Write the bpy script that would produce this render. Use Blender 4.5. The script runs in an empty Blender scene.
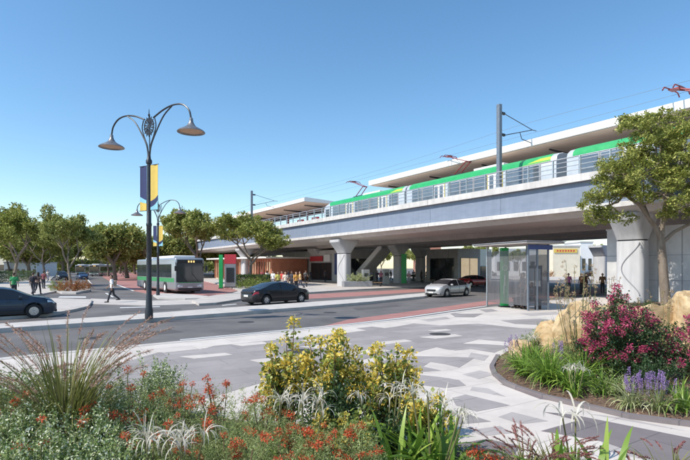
import bpy, bmesh, math, random
import numpy as np
from mathutils import Vector, Matrix, noise
PI = math.pi
sc = bpy.context.scene
COL = sc.collection
R = math.radians

# ------------------------------------------------------------------ camera, world, sun, exposure
F, HY, CX, EYE = 487.0, 268.0, 345.0, 2.2      # focal length, horizon row, centre column (photo pixels), eye height (m)
cd = bpy.data.cameras.new('camera'); cam = bpy.data.objects.new('camera', cd); COL.objects.link(cam)
cam.location = (0, 0, EYE); cam.rotation_euler = (R(90), 0, 0)
cd.sensor_fit = 'HORIZONTAL'; cd.sensor_width = 36; cd.lens = F/690*36; cd.shift_y = (HY-230)/690
cd.clip_start = 0.1; cd.clip_end = 5000
sc.camera = cam
SUN_AZ = math.atan2(-0.46, -0.89)               # towards the sun, from +x, counter-clockwise
SUN_EL = R(48)
w = bpy.data.worlds.new('World'); sc.world = w; w.use_nodes = True
nt = w.node_tree; nt.nodes.clear()
sky = nt.nodes.new('ShaderNodeTexSky'); sky.sky_type = 'NISHITA'; sky.sun_disc = False
sky.sun_elevation = SUN_EL; sky.sun_rotation = PI/2 - SUN_AZ
sky.air_density = 1.0; sky.dust_density = 0.35; sky.ozone_density = 1.3; sky.altitude = 0
bg = nt.nodes.new('ShaderNodeBackground'); bg.inputs[1].default_value = 0.15
ow = nt.nodes.new('ShaderNodeOutputWorld')
hs = nt.nodes.new('ShaderNodeHueSaturation'); hs.inputs['Saturation'].default_value = 1.2; hs.inputs['Hue'].default_value = .494; nt.links.new(sky.outputs[0], hs.inputs['Color'])
nt.links.new(hs.outputs[0], bg.inputs[0]); nt.links.new(bg.outputs[0], ow.inputs[0])
sl = bpy.data.lights.new('sun', 'SUN'); sl.energy = 4.1; sl.angle = R(0.53); sl.color = (1, 0.93, 0.83)
so = bpy.data.objects.new('sun', sl); COL.objects.link(so)
sdir = Vector((math.cos(SUN_AZ)*math.cos(SUN_EL), math.sin(SUN_AZ)*math.cos(SUN_EL), math.sin(SUN_EL)))
so.rotation_euler = sdir.to_track_quat('Z', 'Y').to_euler(); so.location = (-20, 0, 40)
sc.view_settings.view_transform = 'Standard'; sc.view_settings.look = 'None'
sc.view_settings.exposure = 0.4; sc.view_settings.gamma = 1.0
sc.view_settings.use_curve_mapping = False

# ------------------------------------------------------------------ places
def G(px, py, z=0.0):                            # the ground point seen at that spot of the photograph
    Y = F*(EYE-z)/(py-HY); return Vector(((px-CX)/F*Y, Y, z))
def AT(px, py, Y): return Vector(((px-CX)/F*Y, Y, EYE+(HY-py)/F*Y))
U = Vector((0.543, -0.840, 0)); V = Vector((0.840, 0.543, 0)); P1 = Vector((0, 55.2, 0))
UA = math.atan2(U.y, U.x)
def S(s, t, z=0.0): return P1+U*s+V*t+Vector((0, 0, z))    # viaduct frame: s along it, t across it

# ------------------------------------------------------------------ materials
MATS = {}
def mat(name, col, rough=0.7, metal=0.0, col2=None, scale=6.0, bump=0.0, bscale=60.0, spec=0.5, coat=0.0,
        alpha=1.0, trans=0.0, emit=None, estr=0.0, detail=5.0, dist=0.0, stretch=None, world_xy=False, streak=0.0):
    if name in MATS: return MATS[name]
    m = bpy.data.materials.new(name); m.use_nodes = True; n = m.node_tree.nodes; L = m.node_tree.links
    b = n['Principled BSDF']
    b.inputs['Base Color'].default_value = (*col, 1); b.inputs['Roughness'].default_value = rough
    b.inputs['Metallic'].default_value = metal; b.inputs['Specular IOR Level'].default_value = spec
    b.inputs['Coat Weight'].default_value = coat; b.inputs['Alpha'].default_value = alpha
    b.inputs['Transmission Weight'].default_value = trans
    tc = n.new('ShaderNodeTexCoord')
    vec = tc.outputs['Object']
    if world_xy:
        g = n.new('ShaderNodeNewGeometry'); vec = g.outputs['Position']
    if stretch:
        mp = n.new('ShaderNodeMapping'); mp.inputs['Scale'].default_value = stretch
        L.new(vec, mp.inputs['Vector']); vec = mp.outputs[0]
    if col2 is not None:
        t = n.new('ShaderNodeTexNoise'); t.inputs['Scale'].default_value = scale
        t.inputs['Detail'].default_value = detail; t.inputs['Roughness'].default_value = 0.62
        t.inputs['Distortion'].default_value = dist
        L.new(vec, t.inputs['Vector'])
        rp = n.new('ShaderNodeMapRange'); rp.inputs[1].default_value = 0.32; rp.inputs[2].default_value = 0.68
        L.new(t.outputs[0], rp.inputs[0])
        mx = n.new('ShaderNodeMix'); mx.data_type = 'RGBA'
        mx.inputs['A'].default_value = (*col, 1); mx.inputs['B'].default_value = (*col2, 1)
        L.new(rp.outputs[0], mx.inputs['Factor']); L.new(mx.outputs['Result'], b.inputs['Base Color'])
        rr = n.new('ShaderNodeMapRange'); rr.inputs[3].default_value = max(0, rough-0.08); rr.inputs[4].default_value = min(1, rough+0.08)
        L.new(t.outputs[0], rr.inputs[0]); L.new(rr.outputs[0], b.inputs['Roughness'])
    if streak > 0:                                 # rain streaks and stains running down the face
        t3 = n.new('ShaderNodeTexNoise'); t3.inputs['Scale'].default_value = 1.0; t3.inputs['Detail'].default_value = 7; t3.inputs['Roughness'].default_value = .7
        g3 = n.new('ShaderNodeNewGeometry'); m3 = n.new('ShaderNodeMapping'); m3.inputs['Scale'].default_value = (2.6, 2.6, .22); L.new(g3.outputs['Position'], m3.inputs[0]); L.new(m3.outputs[0], t3.inputs[0])
        r3 = n.new('ShaderNodeMapRange'); r3.inputs[1].default_value = .38; r3.inputs[2].default_value = .62; r3.inputs[3].default_value = 1-streak; r3.inputs[4].default_value = 1.0; L.new(t3.outputs[0], r3.inputs[0])
        src = b.inputs['Base Color'].links[0].from_socket if b.inputs['Base Color'].links else None
        if src:
            v3 = n.new('ShaderNodeVectorMath'); v3.operation = 'SCALE'; L.new(src, v3.inputs[0]); L.new(r3.outputs[0], v3.inputs['Scale']); L.new(v3.outputs[0], b.inputs['Base Color'])
    if bump > 0:
        t2 = n.new('ShaderNodeTexNoise'); t2.inputs['Scale'].default_value = bscale; t2.inputs['Detail'].default_value = 4
        L.new(vec, t2.inputs['Vector'])
        bp = n.new('ShaderNodeBump'); bp.inputs['Strength'].default_value = bump; bp.inputs['Distance'].default_value = 0.02
        L.new(t2.outputs[0], bp.inputs['Height']); L.new(bp.outputs[0], b.inputs['Normal'])
    if emit:
        b.inputs['Emission Color'].default_value = (*emit, 1); b.inputs['Emission Strength'].default_value = estr
    MATS[name] = m; return m

def leafmat(name, c1, c2, c3=None, rough=0.5, transl=0.3, spec=0.35):
    """leaves: colour varies per leaf (random per island), a little light passes through"""
    if name in MATS: return MATS[name]
    m = bpy.data.materials.new(name); m.use_nodes = True; n = m.node_tree.nodes; L = m.node_tree.links
    b = n['Principled BSDF']; out = n['Material Output']
    g = n.new('ShaderNodeNewGeometry'); cr = n.new('ShaderNodeValToRGB')
    cr.color_ramp.elements[0].color = (*c1, 1); cr.color_ramp.elements[1].color = (*(c3 or c2), 1)
    if c3:
        e = cr.color_ramp.elements.new(0.6); e.color = (*c2, 1)
    L.new(g.outputs['Random Per Island'], cr.inputs[0]); L.new(cr.outputs[0], b.inputs['Base Color'])
    b.inputs['Roughness'].default_value = rough; b.inputs['Specular IOR Level'].default_value = spec
    tr = n.new('ShaderNodeBsdfTranslucent'); L.new(cr.outputs[0], tr.inputs[0])
    mx = n.new('ShaderNodeMixShader'); mx.inputs[0].default_value = transl
    L.new(b.outputs[0], mx.inputs[1]); L.new(tr.outputs[0], mx.inputs[2]); L.new(mx.outputs[0], out.inputs[0])
    MATS[name] = m; return m

def paving(name, c1, c2, mortar, bw, bh, rot, off=0.5, msize=0.008, rough=0.75, mixn=0.35):
    """paving slabs laid in world metres"""
    m = bpy.data.materials.new(name); m.use_nodes = True; n = m.node_tree.nodes; L = m.node_tree.links
    b = n['Principled BSDF']; g = n.new('ShaderNodeNewGeometry')
    mp = n.new('ShaderNodeMapping'); mp.inputs['Rotation'].default_value = (0, 0, rot); L.new(g.outputs['Position'], mp.inputs[0])
    br = n.new('ShaderNodeTexBrick'); br.inputs['Color1'].default_value = (*c1, 1); br.inputs['Color2'].default_value = (*c2, 1)
    br.inputs['Mortar'].default_value = (*mortar, 1); br.inputs['Scale'].default_value = 1
    br.inputs['Brick Width'].default_value = bw; br.inputs['Row Height'].default_value = bh
    br.inputs['Mortar Size'].default_value = msize; br.inputs['Mortar Smooth'].default_value = 0.3; br.offset = off
    L.new(mp.outputs[0], br.inputs[0])
    t = n.new('ShaderNodeTexNoise'); t.inputs['Scale'].default_value = 1.3; t.inputs['Detail'].default_value = 8
    t.inputs['Roughness'].default_value = 0.7
    L.new(g.outputs['Position'], t.inputs[0])
    rp = n.new('ShaderNodeMapRange'); rp.inputs[1].default_value = 0.3; rp.inputs[2].default_value = 0.75
    rp.inputs[3].default_value = 1-mixn*0.5; rp.inputs[4].default_value = 1+mixn*0.3; L.new(t.outputs[0], rp.inputs[0])
    ml = n.new('ShaderNodeVectorMath'); ml.operation = 'SCALE'
    L.new(br.outputs[0], ml.inputs[0]); L.new(rp.outputs[0], ml.inputs['Scale']); L.new(ml.outputs[0], b.inputs['Base Color'])
    b.inputs['Roughness'].default_value = rough
    t2 = n.new('ShaderNodeTexNoise'); t2.inputs['Scale'].default_value = 90; L.new(g.outputs['Position'], t2.inputs[0])
    bp = n.new('ShaderNodeBump'); bp.inputs['Strength'].default_value = 0.15; bp.inputs['Distance'].default_value = 0.01
    L.new(t2.outputs[0], bp.inputs['Height']); L.new(bp.outputs[0], b.inputs['Normal'])
    MATS[name] = m; return m

ROADROT = -math.atan2(0.543, 0.84)
M = {
 'soil': mat('soil', (.10,.065,.045), .95, col2=(.19,.12,.08), scale=9, bump=.8, bscale=50),
 'ground': mat('ground', (.16,.14,.11), .95, col2=(.22,.2,.15), scale=.3, world_xy=True),
 'asphalt': mat('asphalt', (.092,.086,.086), .85, col2=(.165,.155,.152), scale=.42, bump=.35, bscale=70, world_xy=True, detail=9),
 'redasphalt': mat('red_asphalt', (.30,.135,.12), .85, col2=(.39,.195,.175), scale=.9, bump=.3, bscale=70, world_xy=True, detail=9),
 'kerb': mat('kerb_concrete', (.43,.405,.375), .8, col2=(.54,.51,.48), scale=2.2, bump=.2, world_xy=True, detail=8),
 'paint': mat('road_paint', (.62,.62,.6), .7, col2=(.74,.74,.72), scale=6, world_xy=True),
 'conc': mat('concrete', (.42,.41,.405), .8, col2=(.52,.51,.50), scale=.8, bump=.15, bscale=40, detail=8),
 'concd': mat('pier_concrete', (.46,.46,.47), .8, col2=(.56,.56,.565), scale=1.1, bump=.2, bscale=30, detail=8, stretch=(1,1,.35), streak=.16),
 'soffit': mat('soffit_concrete', (.48,.44,.41), .85, col2=(.58,.53,.49), scale=.5, detail=8, world_xy=True, streak=.12),
 'coping': mat('coping_concrete', (.55,.53,.51), .7, col2=(.68,.66,.64), scale=.7, detail=8, streak=.18),
 'parapet': mat('parapet_panel', (.19,.235,.31), .65, col2=(.225,.27,.35), scale=2.5, bump=.25, bscale=25, detail=9, stretch=(.4,.4,1.6), streak=.09),
 'canopy': mat('canopy_white', (.74,.73,.71), .5, col2=(.8,.79,.77), scale=.6),
 'timber': mat('canopy_soffit', (.70,.52,.40), .7, col2=(.78,.60,.47), scale=1.0, stretch=(.3,4,1)),
 'steel': mat('galvanised_steel', (.42,.45,.47), .42, .7, col2=(.52,.55,.57), scale=8),
 'msteel': mat('mast_steel', (.17,.20,.235), .45, .4, col2=(.22,.25,.29), scale=5),
 'wsteel': mat('pale_steel', (.66,.67,.68), .4, .2, col2=(.72,.73,.74), scale=5),
 'dsteel': mat('dark_steel', (.035,.038,.045), .38, .4, col2=(.05,.053,.06), scale=9),
 'maroon': mat('pantograph_red', (.22,.03,.035), .45, .2, col2=(.28,.05,.05), scale=9),
 'glass': mat('dark_glass', (.02,.027,.033), .05, 0, col2=(.03,.038,.045), scale=.7, spec=.9),
 'trainglass': mat('train_glass', (.10,.125,.15), .08, .35, col2=(.20,.235,.27), scale=.5, spec=.9),
 'carglass': mat('car_glass', (.012,.014,.017), .04, 0, col2=(.02,.023,.027), scale=1, spec=.8),
 'tyre': mat('rubber', (.02,.02,.021), .85, col2=(.03,.03,.03), scale=20),
 'rim': mat('alloy', (.5,.5,.52), .28, .85, col2=(.58,.58,.6), scale=10),
 'black': mat('black_trim', (.012,.012,.013), .5, col2=(.02,.02,.021), scale=12),
 'plate': mat('number_plate', (.7,.7,.68), .5, col2=(.76,.76,.74), scale=8),
 'lamp': mat('lamp_glass', (.8,.82,.84), .08, .3, col2=(.7,.72,.75), scale=20, spec=1),
 'tail': mat('tail_glass', (.45,.012,.012), .12, 0, col2=(.3,.01,.01), scale=30, spec=.8),
 'bark': mat('bark', (.15,.115,.085), .9, col2=(.26,.215,.17), scale=5, bump=.9, bscale=18, stretch=(1,1,.35)),
 'stem': mat('plant_stem', (.12,.13,.05), .8, col2=(.18,.16,.07), scale=8),
 'woodstem': mat('woody_stem', (.16,.10,.06), .85, col2=(.22,.15,.09), scale=8),
 'rock': mat('sandstone', (.36,.225,.095), .92, col2=(.60,.47,.29), scale=1.9, bump=1.0, bscale=5, detail=12, dist=1.2, stretch=(1,1,1.8)),
 'green': mat('sign_green', (.02,.36,.09), .4, col2=(.025,.42,.11), scale=4),
 'tgreen': mat('train_green', (.02,.32,.10), .35, col2=(.03,.38,.125), scale=2),
 'tlime': mat('train_lime', (.45,.55,.06), .35, col2=(.5,.6,.08), scale=2),
 'yellow': mat('door_yellow', (.62,.50,.06), .4, col2=(.66,.54,.08), scale=3),
 'train': mat('train_silver', (.52,.55,.58), .33, .3, col2=(.6,.63,.66), scale=2),
 'busgrey': mat('bus_silver', (.33,.35,.37), .35, .45, col2=(.38,.40,.42), scale=2, coat=.3),
 'busgreen': mat('bus_green', (.02,.25,.08), .3, col2=(.03,.30,.1), scale=2, coat=.3),
 'white': mat('white_paint', (.72,.73,.74), .45, col2=(.8,.8,.81), scale=3),
 'red': mat('red_panel', (.50,.035,.05), .5, col2=(.58,.05,.065), scale=3),
 'orange': mat('orange_panel', (.40,.15,.09), .6, col2=(.50,.21,.13), scale=1.5),
 'greyp': mat('grey_panel', (.22,.225,.24), .55, col2=(.28,.285,.30), scale=2),
 'bluep': mat('blue_panel', (.03,.06,.20), .45, col2=(.04,.075,.24), scale=2),
 'cream': mat('cream_render', (.66,.60,.47), .85, col2=(.74,.68,.55), scale=1),
 'brick': mat('red_brick', (.34,.15,.10), .85, col2=(.42,.2,.14), scale=3, bump=.2),
 'skin': mat('skin', (.48,.29,.20), .55, col2=(.53,.33,.235), scale=6),
 'skind': mat('skin_tan', (.27,.15,.10), .55, col2=(.31,.18,.12), scale=6),
 'navy': mat('banner_navy', (.02,.03,.10), .7, col2=(.025,.036,.12), scale=5),
 'gold': mat('banner_gold', (.62,.44,.09), .7, col2=(.68,.49,.11), scale=5),
 'cyan': mat('banner_cyan', (.22,.50,.62), .7, col2=(.26,.55,.67), scale=5),
 'shopglow': mat('shop_interior', (.5,.42,.30), .6, col2=(.16,.12,.1), scale=1.1, emit=(1,.78,.5), estr=.35),
 'shadeglass': mat('frosted_glass', (.10,.10,.11), .3, col2=(.22,.22,.23), scale=1.2, alpha=.42, stretch=(14,14,.4)),
 'lampin': mat('lamp_inner', (.55,.33,.2), .5, col2=(.6,.38,.24), scale=10),
}
M['plaza'] = paving('plaza_concrete', (.55,.50,.455), (.61,.56,.51), (.44,.40,.365), 2.4, 1.2, ROADROT, msize=.012)
M['slab'] = paving('grey_paver', (.27,.245,.238), (.335,.305,.298), (.21,.19,.188), 1.8, .6, ROADROT, msize=.01)
M['slabd'] = paving('dark_paver', (.17,.145,.15), (.21,.185,.185), (.12,.11,.115), 1.8, .6, ROADROT, msize=.01)
M['foot'] = paving('footpath_slab', (.46,.425,.39), (.53,.49,.45), (.36,.33,.31), 1.2, 1.2, ROADROT)
M['panelwall'] = paving('wall_panel', (.48,.475,.47), (.54,.535,.53), (.26,.26,.265), 3.0, 50, 0, msize=.02)

# ------------------------------------------------------------------ mesh building
class MB:
    def __init__(s): s.v = []; s.f = []
    def add(s, vs, fs):
        o = len(s.v); s.v += [tuple(v) for v in vs]; s.f += [tuple(i+o for i in f) for f in fs]; return s
    def box(s, c, size, rot=0.0, bev=0.0, tilt=None):
        x, y, z = [a/2 for a in size]; m = Matrix.Translation(Vector(c)) @ Matrix.Rotation(rot, 4, 'Z')
        if tilt is not None: m = m @ tilt.to_4x4()
        if bev > 0:
            b = bmesh.new(); bmesh.ops.create_cube(b, size=1); bmesh.ops.scale(b, vec=size, verts=b.verts)
            bmesh.ops.bevel(b, geom=b.edges[:], offset=bev, segments=3, affect='EDGES', profile=.5)
            b.verts.index_update()
            s.add([m @ v.co for v in b.verts], [[v.index for v in f.verts] for f in b.faces]); b.free(); return s
        vs = [m @ Vector((i*x, j*y, k*z)) for i in (-1, 1) for j in (-1, 1) for k in (-1, 1)]
        return s.add(vs, [(0,1,3,2),(4,6,7,5),(0,4,5,1),(2,3,7,6),(0,2,6,4),(1,5,7,3)])
    def tube(s, pts, rad, n=8, cap=True, sy=1.0):
        pts = [Vector(p) for p in pts]; k = len(pts)
        if not hasattr(rad, '__len__'): rad = [rad]*k
        ref = None; vs = []; fs = []
        for i, p in enumerate(pts):
            d = (pts[min(i+1, k-1)]-pts[max(i-1, 0)])
            if d.length < 1e-9: d = Vector((0, 0, 1))
            d.normalize()
            if ref is None: ref = Vector((1, 0, 0)) if abs(d.x) < .8 else Vector((0, 1, 0))
            a = (ref-d*ref.dot(d)).normalized(); b = d.cross(a); ref = a
            for j in range(n):
                th = 2*PI*j/n; vs.append(p+(a*math.cos(th)+b*math.sin(th)*sy)*rad[i])
        for i in range(k-1):
            for j in range(n):
                j2 = (j+1) % n; fs.append((i*n+j, i*n+j2, (i+1)*n+j2, (i+1)*n+j))
        if cap: fs.append(tuple(range(n-1, -1, -1))); fs.append(tuple((k-1)*n+j for j in range(n)))
        return s.add(vs, fs)
    def lathe(s, prof, c=(0, 0, 0), n=20, axis='Z', cap=True):
        vs = []; fs = []; c = Vector(c)
        for r, z in prof:
            for j in range(n):
                th = 2*PI*j/n; x, y = r*math.cos(th), r*math.sin(th)
                p = Vector((x, y, z)) if axis == 'Z' else (Vector((z, x, y)) if axis == 'X' else Vector((x, z, y)))
                vs.append(c+p)
        for i in range(len(prof)-1):
            for j in range(n):
                j2 = (j+1) % n; fs.append((i*n+j, i*n+j2, (i+1)*n+j2, (i+1)*n+j))
        if cap and prof[0][0] > 1e-4: fs.append(tuple(range(n-1, -1, -1)))
        if cap and prof[-1][0] > 1e-4: fs.append(tuple((len(prof)-1)*n+j for j in range(n)))
        return s.add(vs, fs)
    def prism(s, pts, z0, z1, fr=None):              # a ground-plan outline raised from z0 to z1
        n = len(pts); P = [(p[0], p[1]) for p in pts]
        a = sum(P[i][0]*P[(i+1) % n][1]-P[(i+1) % n][0]*P[i][1] for i in range(n))
        if a < 0: P = P[::-1]
        vs = [(x, y, z0) for x, y in P]+[(x, y, z1) for x, y in P]
        return s.add(vs, [tuple(range(n-1, -1, -1)), tuple(range(n, 2*n))]+[(i, (i+1) % n, (i+1) % n+n, i+n) for i in range(n)])
    def sweep(s, sec, s0, s1, k=1):                  # a (t, z) section carried along the viaduct from s0 to s1
        n = len(sec); vs = []
        for i in range(k+1):
            q = s0+(s1-s0)*i/k; vs += [S(q, t, z) for t, z in sec]
        fs = [(i*n+j, i*n+(j+1) % n, (i+1)*n+(j+1) % n, (i+1)*n+j) for i in range(k) for j in range(n)]
        fs += [tuple(range(n-1, -1, -1)), tuple(k*n+j for j in range(n))]
        return s.add(vs, fs)
    def vbox(s, s0, s1, t0, t1, z0, z1): return s.sweep([(t0, z0), (t1, z0), (t1, z1), (t0, z1)], s0, s1)
    def build(s, name, m, parent=None, smooth=False, fix=True):
        me = bpy.data.meshes.new(name); me.from_pydata(s.v, [], s.f)
        if fix:
            b = bmesh.new(); b.from_mesh(me); bmesh.ops.recalc_face_normals(b, faces=b.faces); b.to_mesh(me); b.free()
        me.materials.append(m)
        if smooth:
            me.polygons.foreach_set('use_smooth', [True]*len(me.polygons))
            if smooth != 'all': me.set_sharp_from_angle(angle=R(38))
        me.update(); o = bpy.data.objects.new(name, me); COL.objects.link(o)
        if parent is not None: o.parent = parent
        return o

def tag(o, label=None, cat=None, group=None, kind=None):
    if label: o['label'] = label
    if cat: o['category'] = cat
    if group: o['group'] = group
    if kind: o['kind'] = kind
    return o
def empty(name, loc=(0, 0, 0), rz=0.0, label=None, cat=None, group=None):
    o = bpy.data.objects.new(name, None); COL.objects.link(o); o.location = loc; o.rotation_euler = (0, 0, rz)
    o.empty_display_size = .2
    return tag(o, label, cat, group)
def copy_tree(o, parent=None):
    c = o.copy(); COL.objects.link(c)
    if parent is not None: c.parent = parent
    for ch in list(o.children): copy_tree(ch, c)
    return c
def again(o, loc, rz=None, label=None, group=None, sc_=None):
    c = copy_tree(o); c.location = loc
    if rz is not None: c.rotation_euler = (0, 0, rz)
    if label: c['label'] = label
    if group: c['group'] = group
    if sc_ is not None: c.scale = (sc_,)*3 if not hasattr(sc_, '__len__') else sc_
    return c
def mesh_np(name, V_, F_, m, parent=None):           # quads from numpy arrays
    me = bpy.data.meshes.new(name); nv, nf = len(V_), len(F_); k = F_.shape[1]
    me.vertices.add(nv); me.vertices.foreach_set('co', np.asarray(V_, np.float32).ravel())
    me.loops.add(nf*k); me.loops.foreach_set('vertex_index', np.asarray(F_, np.int32).ravel())
    me.polygons.add(nf); me.polygons.foreach_set('loop_start', np.arange(nf, dtype=np.int32)*k)
    me.polygons.foreach_set('loop_total', np.full(nf, k, np.int32))
    me.update(calc_edges=True); me.materials.append(m)
    o = bpy.data.objects.new(name, me); COL.objects.link(o)
    if parent is not None: o.parent = parent
    return o
def unit(a): return a/np.maximum(np.linalg.norm(a, axis=-1, keepdims=True), 1e-9)
def leaves(rg, P, D, ln, wd, up=0.6):
    """diamond leaves at P pointing along D; returns vertices and quads"""
    n = len(P); D = unit(D); nr = unit(rg.normal(size=(n, 3))*(1-up)+np.array([0, 0, up]))
    side = unit(np.cross(D, nr)); L = (ln*rg.uniform(.7, 1.25, n))[:, None]; W = (wd*rg.uniform(.7, 1.25, n))[:, None]*.5
    nn = np.cross(side, D)
    a = P; t = P+D*L-nn*L*.08; b = P+D*L*.5+side*W; c = P+D*L*.5-side*W
    Vv = np.stack([a, b, t, c], 1).reshape(-1, 3); Ff = np.arange(4*n).reshape(n, 4)
    return Vv, Ff
def cat2(parts):
    o = 0; vs = []; fs = []
    for v, f in parts: vs.append(v); fs.append(f+o); o += len(v)
    return np.concatenate(vs), np.concatenate(fs)
def blades(rg, n, L, wd, spread=.6, droop=1.0, base=.06, seg=6, lv=.25, erect=.9):
    """arching strap leaves growing from a crown"""
    parts = []
    th = rg.uniform(0, 2*PI, n); sp = np.clip(rg.normal(spread, spread*.45, n), .03, 1.4); l = L*rg.uniform(1-lv, 1+lv, n)
    vs = []; fs = []
    for i in range(n):
        d = np.array([math.cos(th[i]), math.sin(th[i]), 0]); side = np.array([-d[1], d[0], 0])
        p = d*rg.uniform(0, base)+np.array([rg.normal(0, base*.4), rg.normal(0, base*.4), 0]); ang = sp[i]*.45
        st = l[i]/seg; o = len(vs); tw = rg.normal(0, .25)
        for k in range(seg+1):
            q = k/seg; ww = wd*(.55+.9*q if q < .35 else 1.0*(1-((q-.35)/.65)**2.2))*.5+.0008
            sd = side*math.cos(tw)+np.array([0, 0, 1])*math.sin(tw)
            vs.append(p-sd*ww); vs.append(p+sd*ww)
            if k < seg:
                p = p+st*(d*math.sin(ang)+np.array([0, 0, math.cos(ang)])); ang += droop*sp[i]*(1.3+q)/seg*erect
        for k in range(seg): a = o+2*k; fs.append((a, a+1, a+3, a+2))
    return np.array(vs), np.array(fs)

# ------------------------------------------------------------------ ground, roads, pavements
def sheet(name, pts, z, m, kind='structure', z0=None):
    b = MB(); b.prism([(p[0], p[1]) for p in pts], z0 if z0 is not None else z-.02, z); return tag(b.build(name, m), kind=kind)
def GP(l, z=0.0): return [G(x, y, z) for x, y in l]
g_ = MB(); g_.prism([(-1800,-300),(1800,-300),(1800,2600),(-1800,2600)], -.5, -.06); tag(g_.build('ground', M['ground']), kind='structure')
sheet('road', [(-400,-60),(400,-60),(400,600),(-400,600)], 0, M['asphalt'], z0=-.05)

K1 = [(-60,364.5),(0,358),(39,354),(110,347.5),(180,341),(264,333),(348,325),(400,319.5),(450,312.5),(487,307.5),(540,301.5),(600,296),(700,290)]
k1 = GP(K1, .12)
def offset_line(pl, d):
    out = []
    for i, p in enumerate(pl):
        a = pl[max(i-1, 0)]; b = pl[min(i+1, len(pl)-1)]; t = (b-a).normalized(); out.append(p+Vector((t.y, -t.x, 0))*d)
    return out
def ribbon(name, pl, wd, z0, z1, m, side=1):
    """a strip of constant width laid along a line on the ground"""
    q = offset_line(pl, wd*side); b = MB(); n = len(pl); vs = []
    for z in (z0, z1):
        vs += [(p.x, p.y, z) for p in pl]+[(p.x, p.y, z) for p in q]
    fs = []
    for i in range(n-1):
        fs += [(i, i+1, n+i+1, n+i), (2*n+i, 3*n+i, 3*n+i+1, 2*n+i+1), (i, 2*n+i, 2*n+i+1, i+1), (n+i, n+i+1, 3*n+i+1, 3*n+i)]
    fs += [(0, n, 3*n, 2*n), (n-1, 3*n-1, 4*n-1, 2*n-1)]
    b.add(vs, fs); return tag(b.build(name, m), kind='structure')
kin = offset_line(k1, .3)
ribbon('kerb', k1, .296, -.04, .126, M['kerb'])
plz = [Vector((p.x, p.y)) for p in kin]+[Vector((60, 30)), Vector((60, -8)), Vector((-40, -8)), Vector((-40, 6))]
sheet('plaza', plz, .12, M['plaza'], z0=-.04)
SL = [
 [(60,420),(100,374),(128,361),(165,350.5),(200,349.8),(214,345.8),(262,341.2),(300,337.8),(345,333),(395,326.8),(414,323.4),(440,325.5),(478,323.6),(520,328),(548,329),(524,337),(508,342),(478,339.5),(462,343.5),(490,344.5),(511,345.8),(494,352.8),(470,349),(455,350.5),(445,349.2),(436,347.3),(425,350),(412,353.8),(380,356),(300,372),(200,400)],
 [(330,372),(398,357.5),(415,356),(475,357.6),(459,367.6),(443,363.8),(430,362),(423,366.5),(441,370.5),(412,372.5),(380,378)],
 [(385,381),(412,374),(440,377),(459,380),(466,385.5),(445,388),(420,385)],
 [(452,398),(466,394.5),(510,405.2),(476,411.5),(456,405.5)],
 [(430,416),(453,409.5),(491,421.5),(455,424.5)],
 [(448,312),(462,314),(483,313.5),(474,317.5),(455,317)],
 [(479,309.6),(492,309),(498,311),(486,312.2)],
 [(500,320.5),(540,318.5),(560,321),(545,325),(515,324)],
 [(356,328.4),(372,326.6),(384,328),(366,330.2)],
]
for i, l in enumerate(SL):
    sheet('paving_band', GP(l, .124), .124, M['slab'], z0=.1195)
for l in ([(544,412),(572,414.5),(620,424),(690,438),(760,455),(800,520),(650,458),(600,441),(541,431),(578,420.5)],
          [(440,447),(486,439),(520,446),(500,475),(430,475)], [(560,392.5),(500,384),(540,399),(600,407),(590,403)]):
    sheet('paving_band', GP(l, .124), .124, M['slabd'], z0=.1195)
for l in ([(232,344.2),(262,341.7),(270,343.4),(243,346)], [(140,351),(196,346.5),(205,348.4),(165,352.6)], [(300,340.5),(322,338.2),(335,339.5),(312,342)]):
    sheet('paving_inlay', GP(l, .128), .128, M['plaza'], z0=.122)
M['slabm'] = paving('mid_paver', (.37,.34,.325), (.44,.405,.39), (.29,.27,.26), 1.8, .6, ROADROT, msize=.01)
for l in ([(300,346.5),(345,342.5),(352,344.2),(318,348.5)], [(420,337),(455,334.2),(463,336),(436,338.6)], [(372,342.6),(405,339.6),(413,341.2),(385,344.4)], [(180,356.4),(225,352.8),(233,354.8),(195,358.6)], [(340,352.4),(380,348.8),(391,350.8),(355,355)], [(428,330.4),(446,329),(452,330.2),(436,331.6)], [(250,360),(292,355.5),(301,358),(262,363)]):
    sheet('paving_inlay', GP(l, .128), .128, M['plaza'], z0=.122)
for l in ([(496,374),(480,370.5),(462,374.5),(478,379)], [(471,352.6),(489,355.6),(484,361),(468,358)], [(470,390.5),(506,396.8),(488,388.4),(472,386.8)], [(512,412),(548,421),(520,424),(498,417)], [(404,402),(440,396.5),(447,402.5),(412,410)], [(600,440.5),(655,455),(690,470),(610,452)], [(585,413.4),(640,423.2),(690,432),(622,417.6)], [(420,319.8),(446,316.8),(450,318.6),(428,321.6)], [(520,313.6),(556,311.8),(560,314),(530,316)], [(470,430),(500,426),(512,433),(482,436)]):
    sheet('paving_band', GP(l, .1235), .1235, M['slabm'], z0=.1192)
# red bus and cycle strip beside the kerb
sheet('red_lane', GP([(318,327.6),(348,319.6),(400,312.8),(440,307.3),(478,301.8),(520,296.2),(560,291.5),(640,284),(700,280),(700,287),(600,293),(540,298.5),(487,305),(450,310.2),(400,317.4),(348,323.5)], .004), .004, M['redasphalt'], z0=-.01)
# median
mn = [(-120,340),(0,328.3),(100,321.8),(200,314.8),(300,307.3),(370,301.6),(424,296.2),(429,294.6)]
mf = [(429,293.6),(424,292.9),(370,297.8),(300,302.6),(200,309.4),(100,317),(0,323.5),(-120,334)]
sheet('median', GP(mn+mf, .16), .16, M['kerb'], z0=-.04)
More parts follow.
